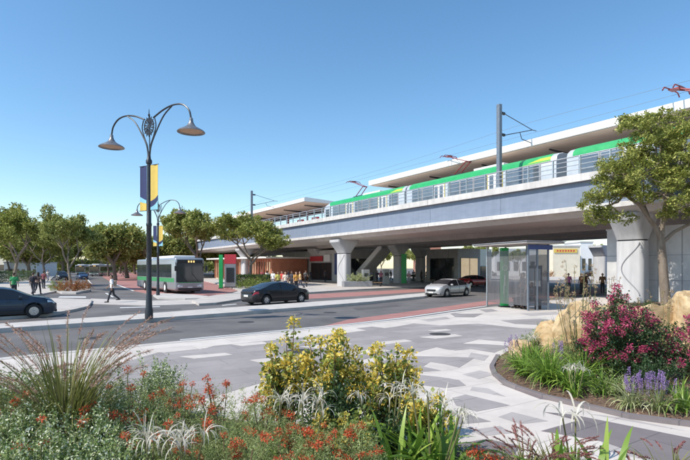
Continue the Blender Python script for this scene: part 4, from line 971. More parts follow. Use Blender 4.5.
        for nm, me in zip(('body', 'shirt', 'trousers', 'shoe', 'hair', 'eyes', 'shoe'), PCACHE[key]):
            o = bpy.data.objects.new(nm, me); COL.objects.link(o); o.parent = e; obs.append(o)
    def cloth(c): return mat('cloth_%02d_%02d_%02d' % tuple(int(a*99) for a in c), c, .85, col2=tuple(min(1, a*1.25+.01) for a in c), scale=14, bump=.2, bscale=40)
    for o, m_ in zip(obs, (M[skin], cloth(top), cloth(legs), M['black'], cloth(hair), M['black'], M['black'])):
        o.material_slots[0].link = 'OBJECT'; o.material_slots[0].material = m_
    if bag:
        b = MB(); b.box((-.17, 0, 1.22), (.16, .28, .38), 0, .05); b.build('backpack', cloth(bag), e, True)
    return e
W_ = (.72, .72, .70); DK = (.02, .022, .03); NV = (.03, .045, .10)
def face(px, py, z=0.0): return G(px, py, z)
person(G(112.3, 302.6), R(200), 'person in a white shirt and dark trousers crossing the road', W_, DK, 'walk', skin='skind', bag=(.25,.2,.15))
person(G(123, 276.8), R(20), 'small distant person in dark clothes walking on the red paving', (.06,.06,.08), DK, 'walk2')
person(G(14, 298.5, .13), R(105), 'person in a bright green top seen from behind on the left footpath', (.02,.20,.07), DK, 'stand')
person(G(33, 295.8, .13), R(100), 'person in a dark jacket, left of a pair walking away on the footpath', (.05,.035,.04), (.04,.04,.05), 'walk', bag=(.02,.02,.03))
person(G(38, 294.6, .13), R(100), 'person in a brown coat, right of a pair walking away on the footpath', (.10,.06,.05), DK, 'walk2', hairlen='long')
person(G(43.5, 288.6, .13), R(95), 'person in a maroon top farther along the left footpath', (.18,.05,.06), DK, 'stand2')
person(G(48, 281.5, .13), R(270), 'distant person in pale clothes near the parked cars on the footpath', (.5,.45,.4), (.2,.2,.25), 'walk')
gp = 'waiting group on the station apron behind the black sedan'
for px, py, rz, t, l, po, lb, hl in (
  (273.0, 287.6, 250, W_, (.25,.25,.28), 'stand', 'person in a white shirt at the left of the group behind the black sedan', 'short'),
  (277.8, 290.6, 300, (.55,.48,.12), DK, 'stand2', 'person in a mustard yellow top in the group behind the black sedan', 'long'),
  (282.2, 288.4, 230, (.50,.05,.04), (.3,.28,.25), 'walk', 'person in a red shirt in the middle of the group behind the black sedan', 'short'),
  (285.4, 291.4, 280, (.62,.52,.42), (.12,.12,.16), 'stand', 'person in a beige top right of the red shirt behind the black sedan', 'long'),
  (291.8, 289.0, 240, (.035,.035,.045), DK, 'stand2', 'person in black clothes beside the one in an orange jacket', 'short'),
  (296.0, 291.6, 300, (.58,.28,.06), DK, 'stand', 'person in an orange jacket near the right of the group', 'short'),
  (300.4, 289.2, 200, (.55,.36,.16), (.05,.05,.07), 'walk2', 'person in a tan jacket at the right end of the group', 'long')):
    person(G(px, py, .13), R(rz), lb, t, l, po, hairlen=hl, skin='skind' if px in (277.8, 291.8) else 'skin')
for px, py, rz, t, l, po, lb in (
  (288.5, 283.6, 200, (.05,.05,.07), DK, 'stand', 'person in dark clothes standing in the shade behind the orange jackets'),
  (311, 281.5, 120, (.03,.03,.05), DK, 'walk', 'person in black by the station kiosk window'),
  (325, 281.8, 320, (.10,.09,.12), DK, 'stand2', 'person in charcoal standing left of the central pier'),
  (381, 284.9, 260, (.40,.14,.18), (.06,.05,.06), 'stand', 'person in a dusky pink top waiting beside the second pier'),
  (377, 284.2, 300, (.05,.05,.06), DK, 'walk2', 'person in black left of the one in dusky pink'),
  (409, 284.3, 250, (.70,.42,.45), (.55,.5,.5), 'stand2', 'person in pale pink right of the green sign panel'),
  (421.5, 281.9, 200, (.03,.03,.03), DK, 'stand', 'person in black near the third pier'),
  (432, 281.4, 280, (.06,.05,.05), DK, 'walk', 'person in dark brown in front of the lit cafe'),
  (436, 281.8, 230, (.12,.03,.03), DK, 'stand2', 'person in dark red in front of the lit cafe'),
  (443, 281.0, 260, (.2,.16,.1), DK, 'stand', 'person in olive by the cafe corner'),
  (449, 280.6, 120, (.03,.04,.05), DK, 'walk2', 'person in black walking by the wide far pier'),
  (568.5, 293.5, 250, (.48,.16,.30), (.05,.05,.07), 'walk', 'person in a magenta top walking in the viaduct shade beyond the shelter'),
  (581.5, 293.8, 200, (.30,.13,.06), (.04,.035,.03), 'stand2', 'person in a rust brown top beyond the dry flower stalks'),
  (586, 292.5, 280, (.12,.05,.04), DK, 'walk2', 'person in dark brown close behind the one in rust'),
  (602.5, 294.0, 250, (.22,.11,.05), (.03,.03,.03), 'stand', 'person in a brown jacket just left of the nearest pier'),
  (262, 283.2, 260, (.30,.06,.08), DK, 'stand', 'person in a dark red top at the edge of the low apron hedge'),
  (267, 284.4, 80, (.55,.52,.50), (.2,.2,.24), 'walk', 'person in pale grey walking past the end of the apron hedge'),
  (305.5, 283.8, 300, (.25,.22,.20), DK, 'walk2', 'person in taupe walking to the left of the central pier'),
  (316, 280.4, 180, (.45,.40,.36), (.1,.1,.13), 'stand', 'small person in beige close to the red fascia sign'),
  (330, 279.6, 90, (.08,.10,.22), DK, 'walk', 'small person in navy deep in the concourse beside the blue poster'),
  (371, 283.0, 250, (.20,.20,.22), DK, 'stand2', 'person in grey next to the pale ticket machine'),
  (391, 281.2, 200, (.15,.12,.10), DK, 'walk', 'person in brown behind the second pier'),
  (413.5, 281.0, 280, (.32,.33,.36), (.12,.12,.15), 'walk2', 'person in light grey among the low hedge by the third pier'),
  (427, 280.8, 230, (.06,.07,.09), DK, 'stand', 'person in dark clothes left of the group at the lit cafe'),
  (439.5, 280.4, 300, (.35,.30,.22), DK, 'walk', 'person in khaki at the right of the group at the lit cafe'),
  (522, 292.8, 150, (.08,.07,.07), DK, 'walk', 'person in charcoal seen through the shelter glass')):
    person(G(px, py, .13 if py < 283 or px < 400 else 0), R(rz), lb, t, l, po, skin='skind' if int(px) % 2 else 'skin', hairlen='long' if int(px) % 3 == 0 else 'short')
for dx_, lb, t in ((.15, 'person in black seated left on the shelter bench', (.03,.03,.035)), (.85, 'person in dark grey seated right on the shelter bench', (.06,.06,.07))):
    q = SH+Vector((dx_*math.cos(sdx)-.90*math.sin(sdx), dx_*math.sin(sdx)+.90*math.cos(sdx), 0)); person(q, sdx-PI/2, lb, t, DK, 'sit', skin='skind')
person(SH+Vector((.95, .15, 0)), R(200), 'tall person in grey standing inside the bus shelter behind the glass', (.10,.10,.11), (.05,.05,.06), 'stand', k=1.05)

for px, py, rz, lb in ((300, 286.8, .3, 'low timber bench on the apron right of the waiting group'), (374, 286.6, .2, 'timber bench between the planter and the second pier'), (428, 283.2, .2, 'timber bench in front of the low hedge by the cafe')):
    e = empty('bench', G(px, py, .13), rz, lb, 'bench')
    b = MB()
    for k in range(4): b.box((0, -.18+k*.12, .45), (1.9, .09, .05), 0, .01)
    b.build('seat', mat('bench_timber', (.28,.17,.09), .7, col2=(.36,.23,.13), scale=8), e)
    for x in (-.75, .75): b = MB(); b.box((x, 0, .21), (.07, .42, .42), 0, .01); b.build('leg', M['dsteel'], e)

# ------------------------------------------------------------------ trees
def grow(seed, H, spread, trunk_h, r0, lean=(0, 0), flat=1.0, depth=4):
    """trunk and limbs; returns a mesh builder and the twig ends"""
    rn = random.Random(seed); b = MB(); tips = []
    def limb(p, d, L, r, k):
        pts = [p]; n = 5; dd = d.copy()
        for i in range(n):
            dd = (dd+Vector((rn.gauss(0, .10), rn.gauss(0, .10), rn.gauss(0, .05)+.03))).normalized(); pts.append(pts[-1]+dd*L/n)
        r1 = r*(.66 if k < depth else .35); b.tube(pts, [r+(r1-r)*i/n for i in range(n+1)], 8 if k < 2 else 5)
        if k >= depth: tips.append((pts[-1], dd)); tips.append((pts[3], dd)); return
        if k >= depth-1: tips.append((pts[-1], dd))
        m = rn.choice((2, 3, 3)) if k else 4
        a0 = rn.uniform(0, 2*PI)
        for i in range(m):
            a = a0+2*PI*i/m+rn.uniform(-.4, .4); t = rn.uniform(.45, .95) if k else rn.uniform(.5, .95)
            ax = Vector((math.cos(a), math.sin(a), 0)); nd = (dd*.62+ax*t*spread+Vector((0, 0, .12))).normalized(); nd.z *= flat; nd.normalize()
            limb(pts[-1 if i or k else 4], nd, L*rn.uniform(.62, .85), r1*(.85 if i else .95), k+1)
    limb(Vector((0, 0, -.1)), Vector((lean[0], lean[1], 1)).normalized(), trunk_h, r0, 0)
    return b, tips
def crown(name, parent, tips, seed, m, per, rad, ln, wd, fl=.65, up=.55, origin=None):
    rg = np.random.default_rng(seed); parts = []
    for p, d in tips:
        # several rosettes round each twig end
        nros = max(3, per//14); c = np.array(p)+np.array(d)*rad*.3
        o = unit(rg.normal(size=(nros, 3)))*rad*(rg.uniform(.2, 1, (nros, 1))**.5); o[:, 2] *= fl
        for q in c+o:
            k = 14; dr = unit(rg.normal(size=(k, 3))*np.array([1, 1, .6])+np.array([0, 0, .25])); P = q+rg.normal(size=(k, 3))*ln*.35
            parts.append(leaves(rg, P, dr, ln, wd, up))
    v, f = cat2(parts); return mesh_np(name, v, f, m, parent)
LT = leafmat('tree_leaf', (.12,.16,.03), (.30,.33,.075), (.54,.52,.16), rough=.5, transl=.28)
LT2 = leafmat('far_tree_leaf', (.15,.19,.045), (.32,.35,.09), (.52,.51,.18), rough=.55, transl=.25)
# the big tree by the abutment wall
bt = empty('street_tree', G(669, 309, .1)+Vector((0, .2, 0)), 0, 'large spreading tree in front of the abutment wall, its crown covering the train', 'tree')
tb = MB(); rn = random.Random(4); tips = []
def path(pts, r0, r1, n=8): tb.tube([Vector(p) for p in pts], [r0+(r1-r0)*i/(len(pts)-1) for i in range(len(pts))], n)
path([(0,0,-.1),(-.03,0,.35),(-.10,.02,1.2),(-.18,0,2.1),(-.25,0,2.9),(-.26,0,3.25)], .23, .17, 12)
path([(-.26,0,3.15),(-.5,-.1,3.7),(-.95,-.2,4.2),(-1.5,-.4,4.8),(-2.3,-.5,5.3),(-2.9,-.6,5.9)], .13, .05)
path([(-.26,0,3.15),(-.15,.1,3.9),(.05,.15,4.7),(.1,.2,5.6),(-.1,.1,6.6),(-.3,0,7.7)], .14, .05)
path([(-.2,0,3.1),(.3,-.1,3.6),(.95,-.2,3.95),(1.7,-.4,4.4),(2.5,-.3,5.2)], .10, .04)
path([(-.95,-.2,4.2),(-1.0,.2,5.0),(-1.3,.5,6.0),(-1.5,.5,7.0)], .08, .03)
path([(.05,.15,4.7),(.6,.6,5.4),(1.3,.9,6.3),(1.6,1,7.3)], .08, .03)
path([(.1,.2,5.6),(-.5,-.5,6.2),(-1.0,-.8,7.1),(-1.1,-.9,7.9)], .07, .025)
path([(-1.5,-.4,4.8),(-1.7,-1.0,5.4),(-2.0,-1.4,6.1)], .05, .02)
path([(1.7,-.4,4.4),(1.5,-1.0,5.2),(1.7,-1.2,6.2)], .05, .02)
tips = []
rnn = random.Random(12)
TS = 1.1
ends = [(-2.9,-.6,5.9),(-2.3,-.5,5.3),(-.3,0,7.7),(2.5,-.3,5.2),(-1.5,.5,7.0),(1.6,1,7.3),(-1.1,-.9,7.9),(-2.0,-1.4,6.1),(1.7,-1.2,6.2),(.1,.2,6.8),(-.2,-1.4,6.0),(.6,-1.5,7.2),(-.7,1.5,6.6),(.9,-.2,8.1),(-1.9,.3,6.3),(2.2,.5,6.2),(-1.2,-.2,8.3),(.2,.3,8.7),(-2.6,.2,4.9),(.5,-1.6,5.1),(-1.2,-1.5,5.2)]
for e_ in ends:
    near = min([(-2.3,-.5,5.3),(-.3,0,7.7),(.1,.2,5.6),(-1.5,.5,7.0),(1.6,1,7.3),(1.7,-.4,4.4),(-1.5,-.4,4.8),(-1.1,-.9,7.9),(.05,.15,4.7),(-1.3,.5,6.0),(1.3,.9,6.3)], key=lambda a: (Vector(a)-Vector(e_)).length)
    a_, b__ = Vector(near), Vector(e_)
    if (b__-a_).length > .1: tb.tube([a_, (a_+b__)/2+Vector((.08, .05, -.12)), b__], [.05, .038, .026], 6)
    for k in range(8):
        p = Vector(e_)+Vector((rnn.uniform(-.95, .95), rnn.uniform(-.95, .95), rnn.uniform(-.7, .7)))
        a = Vector(e_); mid = (a+p)/2+Vector((rnn.gauss(0, .12), rnn.gauss(0, .12), -.08)); tb.tube([a, mid, p], [.03, .02, .01], 5); tips.append((p, (p-a).normalized()))
tb.build('trunk', M['bark'], bt, True)
crown('crown', bt, tips, 3, LT, 300, .44, .15, .06, fl=.65); bt.scale = (1.08, 1.08, 1.1)

protos = []
for i, (sd, H, spr, th, r0, fl, rad) in enumerate(((11, 8, .75, 2.6, .19, .8, .85), (23, 9, .85, 2.9, .22, .75, .95), (37, 8, .65, 2.4, .17, .9, .8), (41, 8, .9, 1.3, .2, .8, 1.15))):
    b, tp = grow(sd, H, spr, th, r0, (.06*(i-1), .05), fl, 3)
    e = empty('street_tree', (0, 0, 0)); b.build('trunk', M['bark'], e, True)
    crown('crown', e, tp, sd, LT2 if i != 1 else LT, 330, rad*.8, (.26, .26, .24, .28)[i], (.13, .12, .13, .15)[i], fl=.7 if i < 3 else .9); cc = np.array([v_.co[:] for v_ in [c_ for c_ in e.children if c_.name.startswith('crown')][0].data.vertices if v_.index % 20 == 0]); top = np.percentile(cc[:, 2], 99.7); ext = np.percentile(np.hypot(cc[:, 0], cc[:, 1]), 95)
    protos.append([e, top, ext, False])
def tree(i, loc, H, width, rz, label, group='street trees along the avenue'):
    pr = protos[i]; kz = H/pr[1]; kx = width/2/pr[2]
    if not pr[3]: o = pr[0]; pr[3] = True; o.location = loc; o.rotation_euler = (0, 0, rz)
    else: o = copy_tree(pr[0]); o.location = loc; o.rotation_euler = (0, 0, rz)
    o.scale = (kx, kx, kz); return tag(o, label, 'tree', group)
def treepx(i, px, pb, ptop, wpx, rz, label, Y=None, **k):
    p = G(px, pb) if Y is None else Vector(((px-CX)/F*Y, Y, 0)); H = EYE+(HY-ptop)/F*p.y; tree(i, p, H, wpx/F*p.y, rz, label, **k)
treepx(0, 72, 290.4, 216, 66, .3, 'slim street tree growing from the flower island at the start of the avenue')
treepx(1, 12, 287, 204, 76, 1.2, 'broad tree at the far left above the hedge and the footpath')
treepx(1, 250, 286.6, 213, 84, 2.2, 'spreading tree in front of the orange pavilion beside the viaduct')
treepx(2, 200, 284.5, 211, 66, .6, 'rounded tree behind the front of the standing bus')
treepx(0, -40, 284, 200, 80, 2.9, 'tree at the left edge beyond the broad one', )
rn = random.Random(5)
row = [(46,96,232,44,1),(30,110,236,40,2),(115,88,226,44,0),(108,128,234,34,2),(127,104,234,42,1),(142,122,238,34,0),(152,98,235,40,2),(168,130,239,34,1),(176,102,236,40,0),(84,222,244,22,1),(63,222,242,30,2),(52,165,243,28,0),(101,222,243,24,1),(120,185,246,24,2),(135,170,244,26,0),(150,175,245,26,1),(215,110,234,44,2),(232,122,238,36,0),(10,130,232,44,0),(-12,120,228,44,1),(184,128,240,34,2),(262,125,240,34,1)]
side = ['beside the avenue', 'behind the avenue', 'in the tree belt', 'at the back of the tree belt', 'over the distant bus lane']
for n_, (px, Y, pt, wp, i) in enumerate(row):
    o_ = ['leftmost', 'second', 'third', 'fourth', 'fifth', 'sixth', 'seventh', 'eighth', 'ninth', 'tenth', 'eleventh', 'twelfth', 'thirteenth', 'fourteenth', 'fifteenth', 'sixteenth', 'seventeenth', 'eighteenth', 'nineteenth', 'twentieth', 'twenty first', 'rightmost'][sorted(r[0] for r in row).index(px)]
    treepx(3 if n_ % 3 else i, px, 0, pt, wp*1.15, rn.uniform(0, 6), '%s of the distant olive green trees that line the avenue, counted from the left' % o_, Y=Y)
for px, Y, pt, wp, i, lb in ((400,118,247,26,0,'tree seen between the second and third piers'),(380,125,247,26,1,'tree seen past the staircase behind the second pier'),(415,112,249,22,2,'tree behind the third pier beside the brick building'),(520,120,250,24,0,'tree behind the bus shelter glass'),(484,105,243,26,1,'olive tree beyond the viaduct left of the bus shelter'),(598,135,245,24,0,'green tree behind the narrow shop left of the nearest pier'),(472,112,246,18,2,'small tree beside the low white building'),(550,140,249,18,2,'tree beside the cream shop seen past the shelter'),(447,100,250,24,0,'tree between cafe and wide pier'),(612,150,243,30,1,'tall tree partly behind the nearest pier')):
    treepx(i, px, 0, pt, wp, rn.uniform(0, 6), lb, Y=Y, group='trees beyond the viaduct')

# ------------------------------------------------------------------ plants
LM = {
 'silver': leafmat('silver_leaf', (.11,.17,.045), (.32,.41,.16), (.82,.84,.68), rough=.65, transl=.25, spec=.2),
 'feather': leafmat('feathery_leaf', (.20,.27,.09), (.36,.44,.17), (.56,.62,.32), rough=.65, transl=.4, spec=.2),
 'strap': leafmat('strap_leaf', (.08,.16,.02), (.20,.33,.05), (.38,.50,.10), rough=.38, transl=.35),
 'dkleaf': leafmat('dark_leaf', (.02,.045,.018), (.04,.085,.03), (.09,.14,.05), rough=.42, transl=.2),
 'round': leafmat('round_leaf', (.09,.14,.03), (.21,.27,.06), (.38,.42,.10), rough=.42, transl=.3),
 'yellow': leafmat('yellow_petal', (.60,.42,.05), (.74,.60,.12), (.80,.74,.28), rough=.55, transl=.35),
 'redp': leafmat('red_petal', (.50,.05,.02), (.66,.12,.05), (.72,.22,.10), rough=.5, transl=.3),
 'pinkp': leafmat('pink_petal', (.36,.03,.10), (.52,.075,.17), (.62,.19,.29), rough=.5, transl=.3),
 'purple': leafmat('purple_petal', (.26,.15,.38), (.40,.27,.52), (.56,.43,.66), rough=.5, transl=.3),
 'whitep': leafmat('white_petal', (.52,.49,.40), (.64,.61,.52), (.74,.71,.62), rough=.5, transl=.35),
 'plume': leafmat('grass_plume', (.32,.17,.13), (.50,.31,.25), (.70,.52,.44), rough=.7, transl=.35),
 'plumered': leafmat('red_plume', (.20,.06,.065), (.34,.12,.12), (.52,.30,.27), rough=.7, transl=.3),
 'grass': leafmat('grass_blade', (.10,.12,.03), (.22,.23,.07), (.38,.35,.14), rough=.5, transl=.35),
 'cream': leafmat('striped_leaf', (.20,.26,.09), (.42,.46,.22), (.66,.66,.42), rough=.45, transl=.35),
 'dry': leafmat('dry_flower', (.30,.20,.10), (.45,.33,.20), (.60,.48,.34), rough=.8, transl=.2),
 'hedge': leafmat('hedge_leaf', (.03,.06,.02), (.07,.12,.035), (.14,.18,.06), rough=.5, transl=.2),
 'rust': leafmat('rust_leaf', (.22,.07,.03), (.36,.14,.05), (.40,.26,.10), rough=.55, transl=.3),
}
def bush(name, loc, rx, ry, h, n, ln, wd, leaf, label, cat, group, seed, stems=8, top=None, fill=.35, up=.35, open_=0.0, upr=.35, parts=None):
    """a leafy shrub: twigs rise from the root and carry leaves in sprays; an uneven rounded outline"""
    rg = np.random.default_rng(seed); e = empty(name, loc, 0, label, cat, group)
    nt_ = max(6, int(n/34)); th = rg.uniform(0, 2*PI, nt_); ph = np.arccos(rg.uniform(0, 1, nt_)); rr = rg.uniform(fill, 1, nt_)**.7*(1+rg.normal(0, .10, nt_))
    C = np.stack([np.cos(th)*np.sin(ph)*rx*rr, np.sin(th)*np.sin(ph)*ry*rr, .12*h+np.cos(ph)*h*.86*rr], 1)
    lump = np.array([noise.noise(Vector((c[0]*2.2+seed, c[1]*2.2, c[2]*2.2))) for c in C]); C = C*(1+.28*lump[:, None]); C[:, 2] = np.abs(C[:, 2])
    P = []; D = []
    for c in C:
        ax = unit(c/np.array([rx, ry, h])+np.array([0, 0, upr])+rg.normal(size=3)*.35); k = 34; t = rg.uniform(-1, 1, k)[:, None]*ln*3.2
        P.append(c+ax*t+rg.normal(size=(k, 3))*ln*.5); D.append(ax*.6+rg.normal(size=(k, 3))*.7)
    v, f = leaves(rg, np.concatenate(P), np.concatenate(D), ln, wd, up); v[:, 2] = np.maximum(v[:, 2], .0); mesh_np('foliage', v, f, LM[leaf], e)
    b = MB()
    for i in range(stems):
        c = C[rg.integers(len(C))]; b.tube([(rg.normal(0, .04), rg.normal(0, .04), -.03), tuple(c*np.array([.45, .45, .5])), tuple(c)], [.016, .011, .005], 5)
    b.build('stem', M['woodstem'], e); return e, C, rg
def cluster_mesh(kind, seed, leaf, n, r, ln, wd, shape=(1, 1, 1)):
    rg = np.random.default_rng(seed); d = unit(rg.normal(size=(n, 3))); P = d*r*rg.uniform(.15, 1, (n, 1))*np.array(shape)
    v, f = leaves(rg, P, d+rg.normal(size=(n, 3))*.3, ln, wd, .3); o = mesh_np(kind, v, f, LM[leaf]); me = o.data; bpy.data.objects.remove(o); return me
def addpart(name, me, parent, loc, rz=0, k=1.0, tilt=0):
    o = bpy.data.objects.new(name, me); COL.objects.link(o); o.parent = parent; o.location = loc; o.rotation_euler = (tilt, 0, rz); o.scale = (k,)*3 if not hasattr(k, '__len__') else k; return o
RC = [cluster_mesh('flower_head', 50+i, 'redp', 60, .045, .026, .012, (1, 1, .75)) for i in range(3)]
YC = [cluster_mesh('flower_head', 60+i, 'yellow', 55, .065, .035, .026) for i in range(3)]
PC = [cluster_mesh('flower_head', 70+i, 'pinkp', 90, .085, .034, .024, (.95, .95, 1.0)) for i in range(3)]
DC = [cluster_mesh('seed_head', 80+i, 'dry', 30, .03, .03, .014) for i in range(2)]
def spike_mesh(seed, leaf, L, r, n, ln, wd):
    rg = np.random.default_rng(seed); z = rg.uniform(0, 1, n); a = rg.uniform(0, 2*PI, n); P = np.stack([np.cos(a)*r*(1-z*.7), np.sin(a)*r*(1-z*.7), z*L], 1)
    D = np.stack([np.cos(a), np.sin(a), np.full(n, .7)], 1); v, f = leaves(rg, P, D, ln, wd, .2); o = mesh_np('flower_spike', v, f, LM[leaf]); me = o.data; bpy.data.objects.remove(o); return me
SPK = spike_mesh(91, 'purple', .26, .022, 130, .018, .012)
def flowers(e, C, rg, meshes, n, h, name='flower_head', k=(.8, 1.3), top=.45, lift=.05, stalk=True):
    cand = [c for c in C if c[2] > h*top]; cand = cand or list(C); b = MB()
    for i in range(n):
        c = np.array(cand[rg.integers(len(cand))]); r_ = c/np.linalg.norm(c); q = c+r_*lift*rg.uniform(.5, 2.2)+np.array([0, 0, lift*.6]); s_ = rg.uniform(*k)
        addpart(name, meshes[i % len(meshes)], e, tuple(q), rg.uniform(0, 6), s_, rg.normal(0, .3))
        b.tube([(0, 0, 0), tuple(c*np.array([.4, .4, .55])), tuple(c*.85), tuple(q)], [.008, .006, .005, .004], 5)
    if stalk: b.build('flower_stalk', M['stem'], e)

def strappy(name, loc, n, L, wd, leaf, label, cat, group, seed, **k):
    rg = np.random.default_rng(seed); e = empty(name, loc, 0, label, cat, group); v, f = blades(rg, n, L, wd, **k); v[:, 2] = np.maximum(v[:, 2], -.02); mesh_np('foliage', v, f, LM[leaf], e); return e, rg
def fountain(loc, n, L, plume_leaf, label, group, seed, np_=26, pl=.26, leaf='grass', spread=.75, rise=1.25, fluffy=.012, pw=.006):
    e, rg = strappy('fountain_grass', loc, n, L, .013, leaf, label, 'ornamental grass', group, seed, spread=spread, droop=1.3, base=.10)
    b = MB(); parts = []
    for i in range(np_):
        a = rg.uniform(0, 2*PI); d = np.array([math.cos(a), math.sin(a), 0]); l = L*rise*rg.uniform(.75, 1.2); ang = rg.uniform(.05, spread*.55); p = d*rg.uniform(0, .08); pts = [p]; m_ = 11
        for k in range(m_): p = p+l/m_*(d*math.sin(ang)+np.array([0, 0, math.cos(ang)])); ang += (.10+.13*k/m_*2)*spread*rg.uniform(.5, 1.4); pts.append(p)
        b.tube([tuple(q) for q in pts], [.0035]*6+[.002]*6, 4, cap=False)
        a0, a1 = np.array(pts[-4]), np.array(pts[-1]); N = 130; t = rg.uniform(0, 1, N)[:, None]; seg = np.array(pts[-4:]); ii = np.minimum((t[:, 0]*3).astype(int), 2); fr = t*3-ii[:, None]
        P = seg[ii]*(1-fr)+seg[ii+1]*fr; ax = unit(seg[ii+1]-seg[ii]); parts.append(leaves(rg, P, ax*.95+rg.normal(size=(N, 3))*(.45 if plume_leaf == 'plume' else .28), fluffy*3.0, pw, .1))
    b.build('stalk', M['stem'], e); v, f = cat2(parts); mesh_np('plume', v, f, LM[plume_leaf], e); return e
def spider(loc, n, r, h, label, group, seed, heads=5, wd=.010, leaf='whitep'):
    """white spider flowers: narrow curling petals thrown out from stalk tops"""
    rg = np.random.default_rng(seed); e = empty('spider_lily', loc, 0, label, 'flowering plant', group); b = MB()
    for i in range(heads):
        x, y = rg.normal(0, .16), rg.normal(0, .16); z = h*rg.uniform(.8, 1.1); b.tube([(x*.25, y*.25, 0), (x*.7, y*.7, z*.6), (x, y, z)], [.010, .009, .008], 6)
        v, f = blades(rg, n, r, wd, spread=1.5, droop=1.1, base=.008, seg=7, erect=1.2); o = mesh_np('flower_head', v, f, LM[leaf], e); o.location = (x, y, z)
    b.build('stalk', M['stem'], e); v, f = blades(rg, 16, h*.6, .03, spread=.7, droop=1.0, base=.05); mesh_np('foliage', v, f, LM['strap'], e); return e
def at_top(px, py, top_h, zb=.14):
    """where a plant of that height must stand so that its top shows at that spot"""
    Y = F*(EYE-zb-top_h)/(py-HY); return Vector(((px-CX)/F*Y, Y, zb))

# soil beds
near_bed = [(-9, 7.6), (-5.2, 8.0), (-3.0, 7.3), (-1.6, 6.6), (-.4, 6.1), (.7, 5.75), (1.35, 5.45), (2.0, 5.2), (3.4, 4.75), (5.0, 4.4), (6.5, 2.0), (-9, 2.0)]
sheet('planting_bed', near_bed, .155, M['soil'], z0=.05)
bed2 = GP([(494,367),(497,374),(508,383),(522,388.5),(545,396),(575,403),(600,408.5),(630,415.5),(665,420),(720,427),(800,436)], .15)+GP([(800,308),(720,303),(680,300.5),(640,301.5),(600,306),(583,311),(566,319),(546,330),(520,343),(500,356)], .15)
sheet('planting_bed', bed2, .15, M['soil'], z0=.05)
ce = bed2[:11]; ce = [bed2[20], bed2[19]][::-1][1:]+ce
rb = ribbon('bed_edging', [Vector((p.x, p.y, 0)) for p in [bed2[-1]]+bed2[:11]], .09, .05, .185, M['slabd'], side=1)

# boulders
def boulder(px, py, size, seed, label, rz=0):
    p = G(px, py, .14); bm = bmesh.new(); bmesh.ops.create_icosphere(bm, subdivisions=5, radius=1); rnn = random.Random(seed)
    pl = [(Vector((rnn.gauss(0, 1), rnn.gauss(0, 1), rnn.gauss(0, .7))).normalized(), rnn.uniform(.60, .9)) for _ in range(18)]
    for v in bm.verts:
        c = v.co.normalized(); r_ = 1.0
        for n_, d in pl:
            q = c.dot(n_)
            if q > .05: r_ = min(r_, d/q)
        r_ *= 1+.05*noise.fractal(c*3+Vector((seed, 0, 0)), 1.0, 2.0, 4)+.035*noise.noise(c*9+Vector((0, seed, 0)))-.028*abs(math.sin(c.z*8+noise.noise(c*2)*4))+.02*noise.noise(c*18)
        v.co = c*r_
    bmesh.ops.scale(bm, vec=size, verts=bm.verts); bm.verts.ensure_lookup_table()
    me = bpy.data.meshes.new('boulder'); bm.to_mesh(me); bm.free(); me.materials.append(M['rock']); me.polygons.foreach_set('use_smooth', [True]*len(me.polygons)); me.set_sharp_from_angle(angle=R(28))
    o = bpy.data.objects.new('boulder', me); COL.objects.link(o); o.location = (p.x, p.y, p.z+size[2]*.30); o.rotation_euler = (0, 0, rz)
    return tag(o, label, 'boulder', 'sandstone boulders in the planting bed')
boulder(584, 359, (.82,.62,1.02), 2, 'large golden sandstone boulder behind the strappy plants, left of the pink shrub', .3)
boulder(520, 357, (.42,.34,.36), 5, 'small yellow sandstone boulder at the left tip of the bed', 1)
boulder(553, 352, (.62,.45,.6), 7, 'mid sized ochre boulder tucked left of the large golden one', 2)
boulder(650, 348, (1.5,.8,1.15), 9, 'broad pale sandstone boulder right of the pink shrub', .2)
boulder(688, 350, (1.1,.7,1.15), 12, 'sandstone boulder at the right edge below the big tree', .9)
boulder(612, 335, (1.1,.6,.9), 15, 'flat sandstone boulder hidden behind the pink shrub', .5)

# --- right bed planting
gR = 'plants in the right hand bed'
e, C, rg = bush('pink_shrub', G(622, 378, .14), .80, .6, 1.50, 13000, .055, .026, 'dkleaf', 'tall dark leaved shrub covered in pink flower heads between the boulders', 'shrub', None, 21, stems=14, upr=.6)
flowers(e, C, rg, PC, 92, 1.5, k=(.8, 1.35), top=.2, lift=.06)
e, C, rg = bush('pink_shrub', G(692, 380, .14), .55, .5, 1.25, 4200, .05, .022, 'dkleaf', 'second dark shrub with pink flowers cut by the right edge of the photo', 'shrub', None, 22, stems=10)
flowers(e, C, rg, PC, 34, 1.2, k=(.7, 1.2), top=.25, lift=.05)
e, C, rg = bush('low_shrub', G(655, 392, .14), .5, .35, .55, 3200, .04, .018, 'dkleaf', 'low dark green shrub beneath the pink flowers', 'shrub', None, 23)
strs = [(524, 376, .62, 130, 'strappy green plant nearest the left tip of the right bed'), (548, 384, .72, 170, 'dense arching green strap plant left of the purple spikes'), (569, 391, .6, 120, 'strappy green plant close to the edging under the pink shrub'), (535, 366, .55, 90, 'strappy green plant just behind the one at the bed tip'), (583, 381, .7, 90, 'strappy green plant at the foot of the large boulder')]
for i, (px, py, L, n, lb) in enumerate(strs): strappy('strap_plant', G(px, py, .14), n, L, .021, 'strap', lb, 'plant', 'green strappy plants in the right hand bed', 30+i, spread=.85, droop=1.35, base=.09)
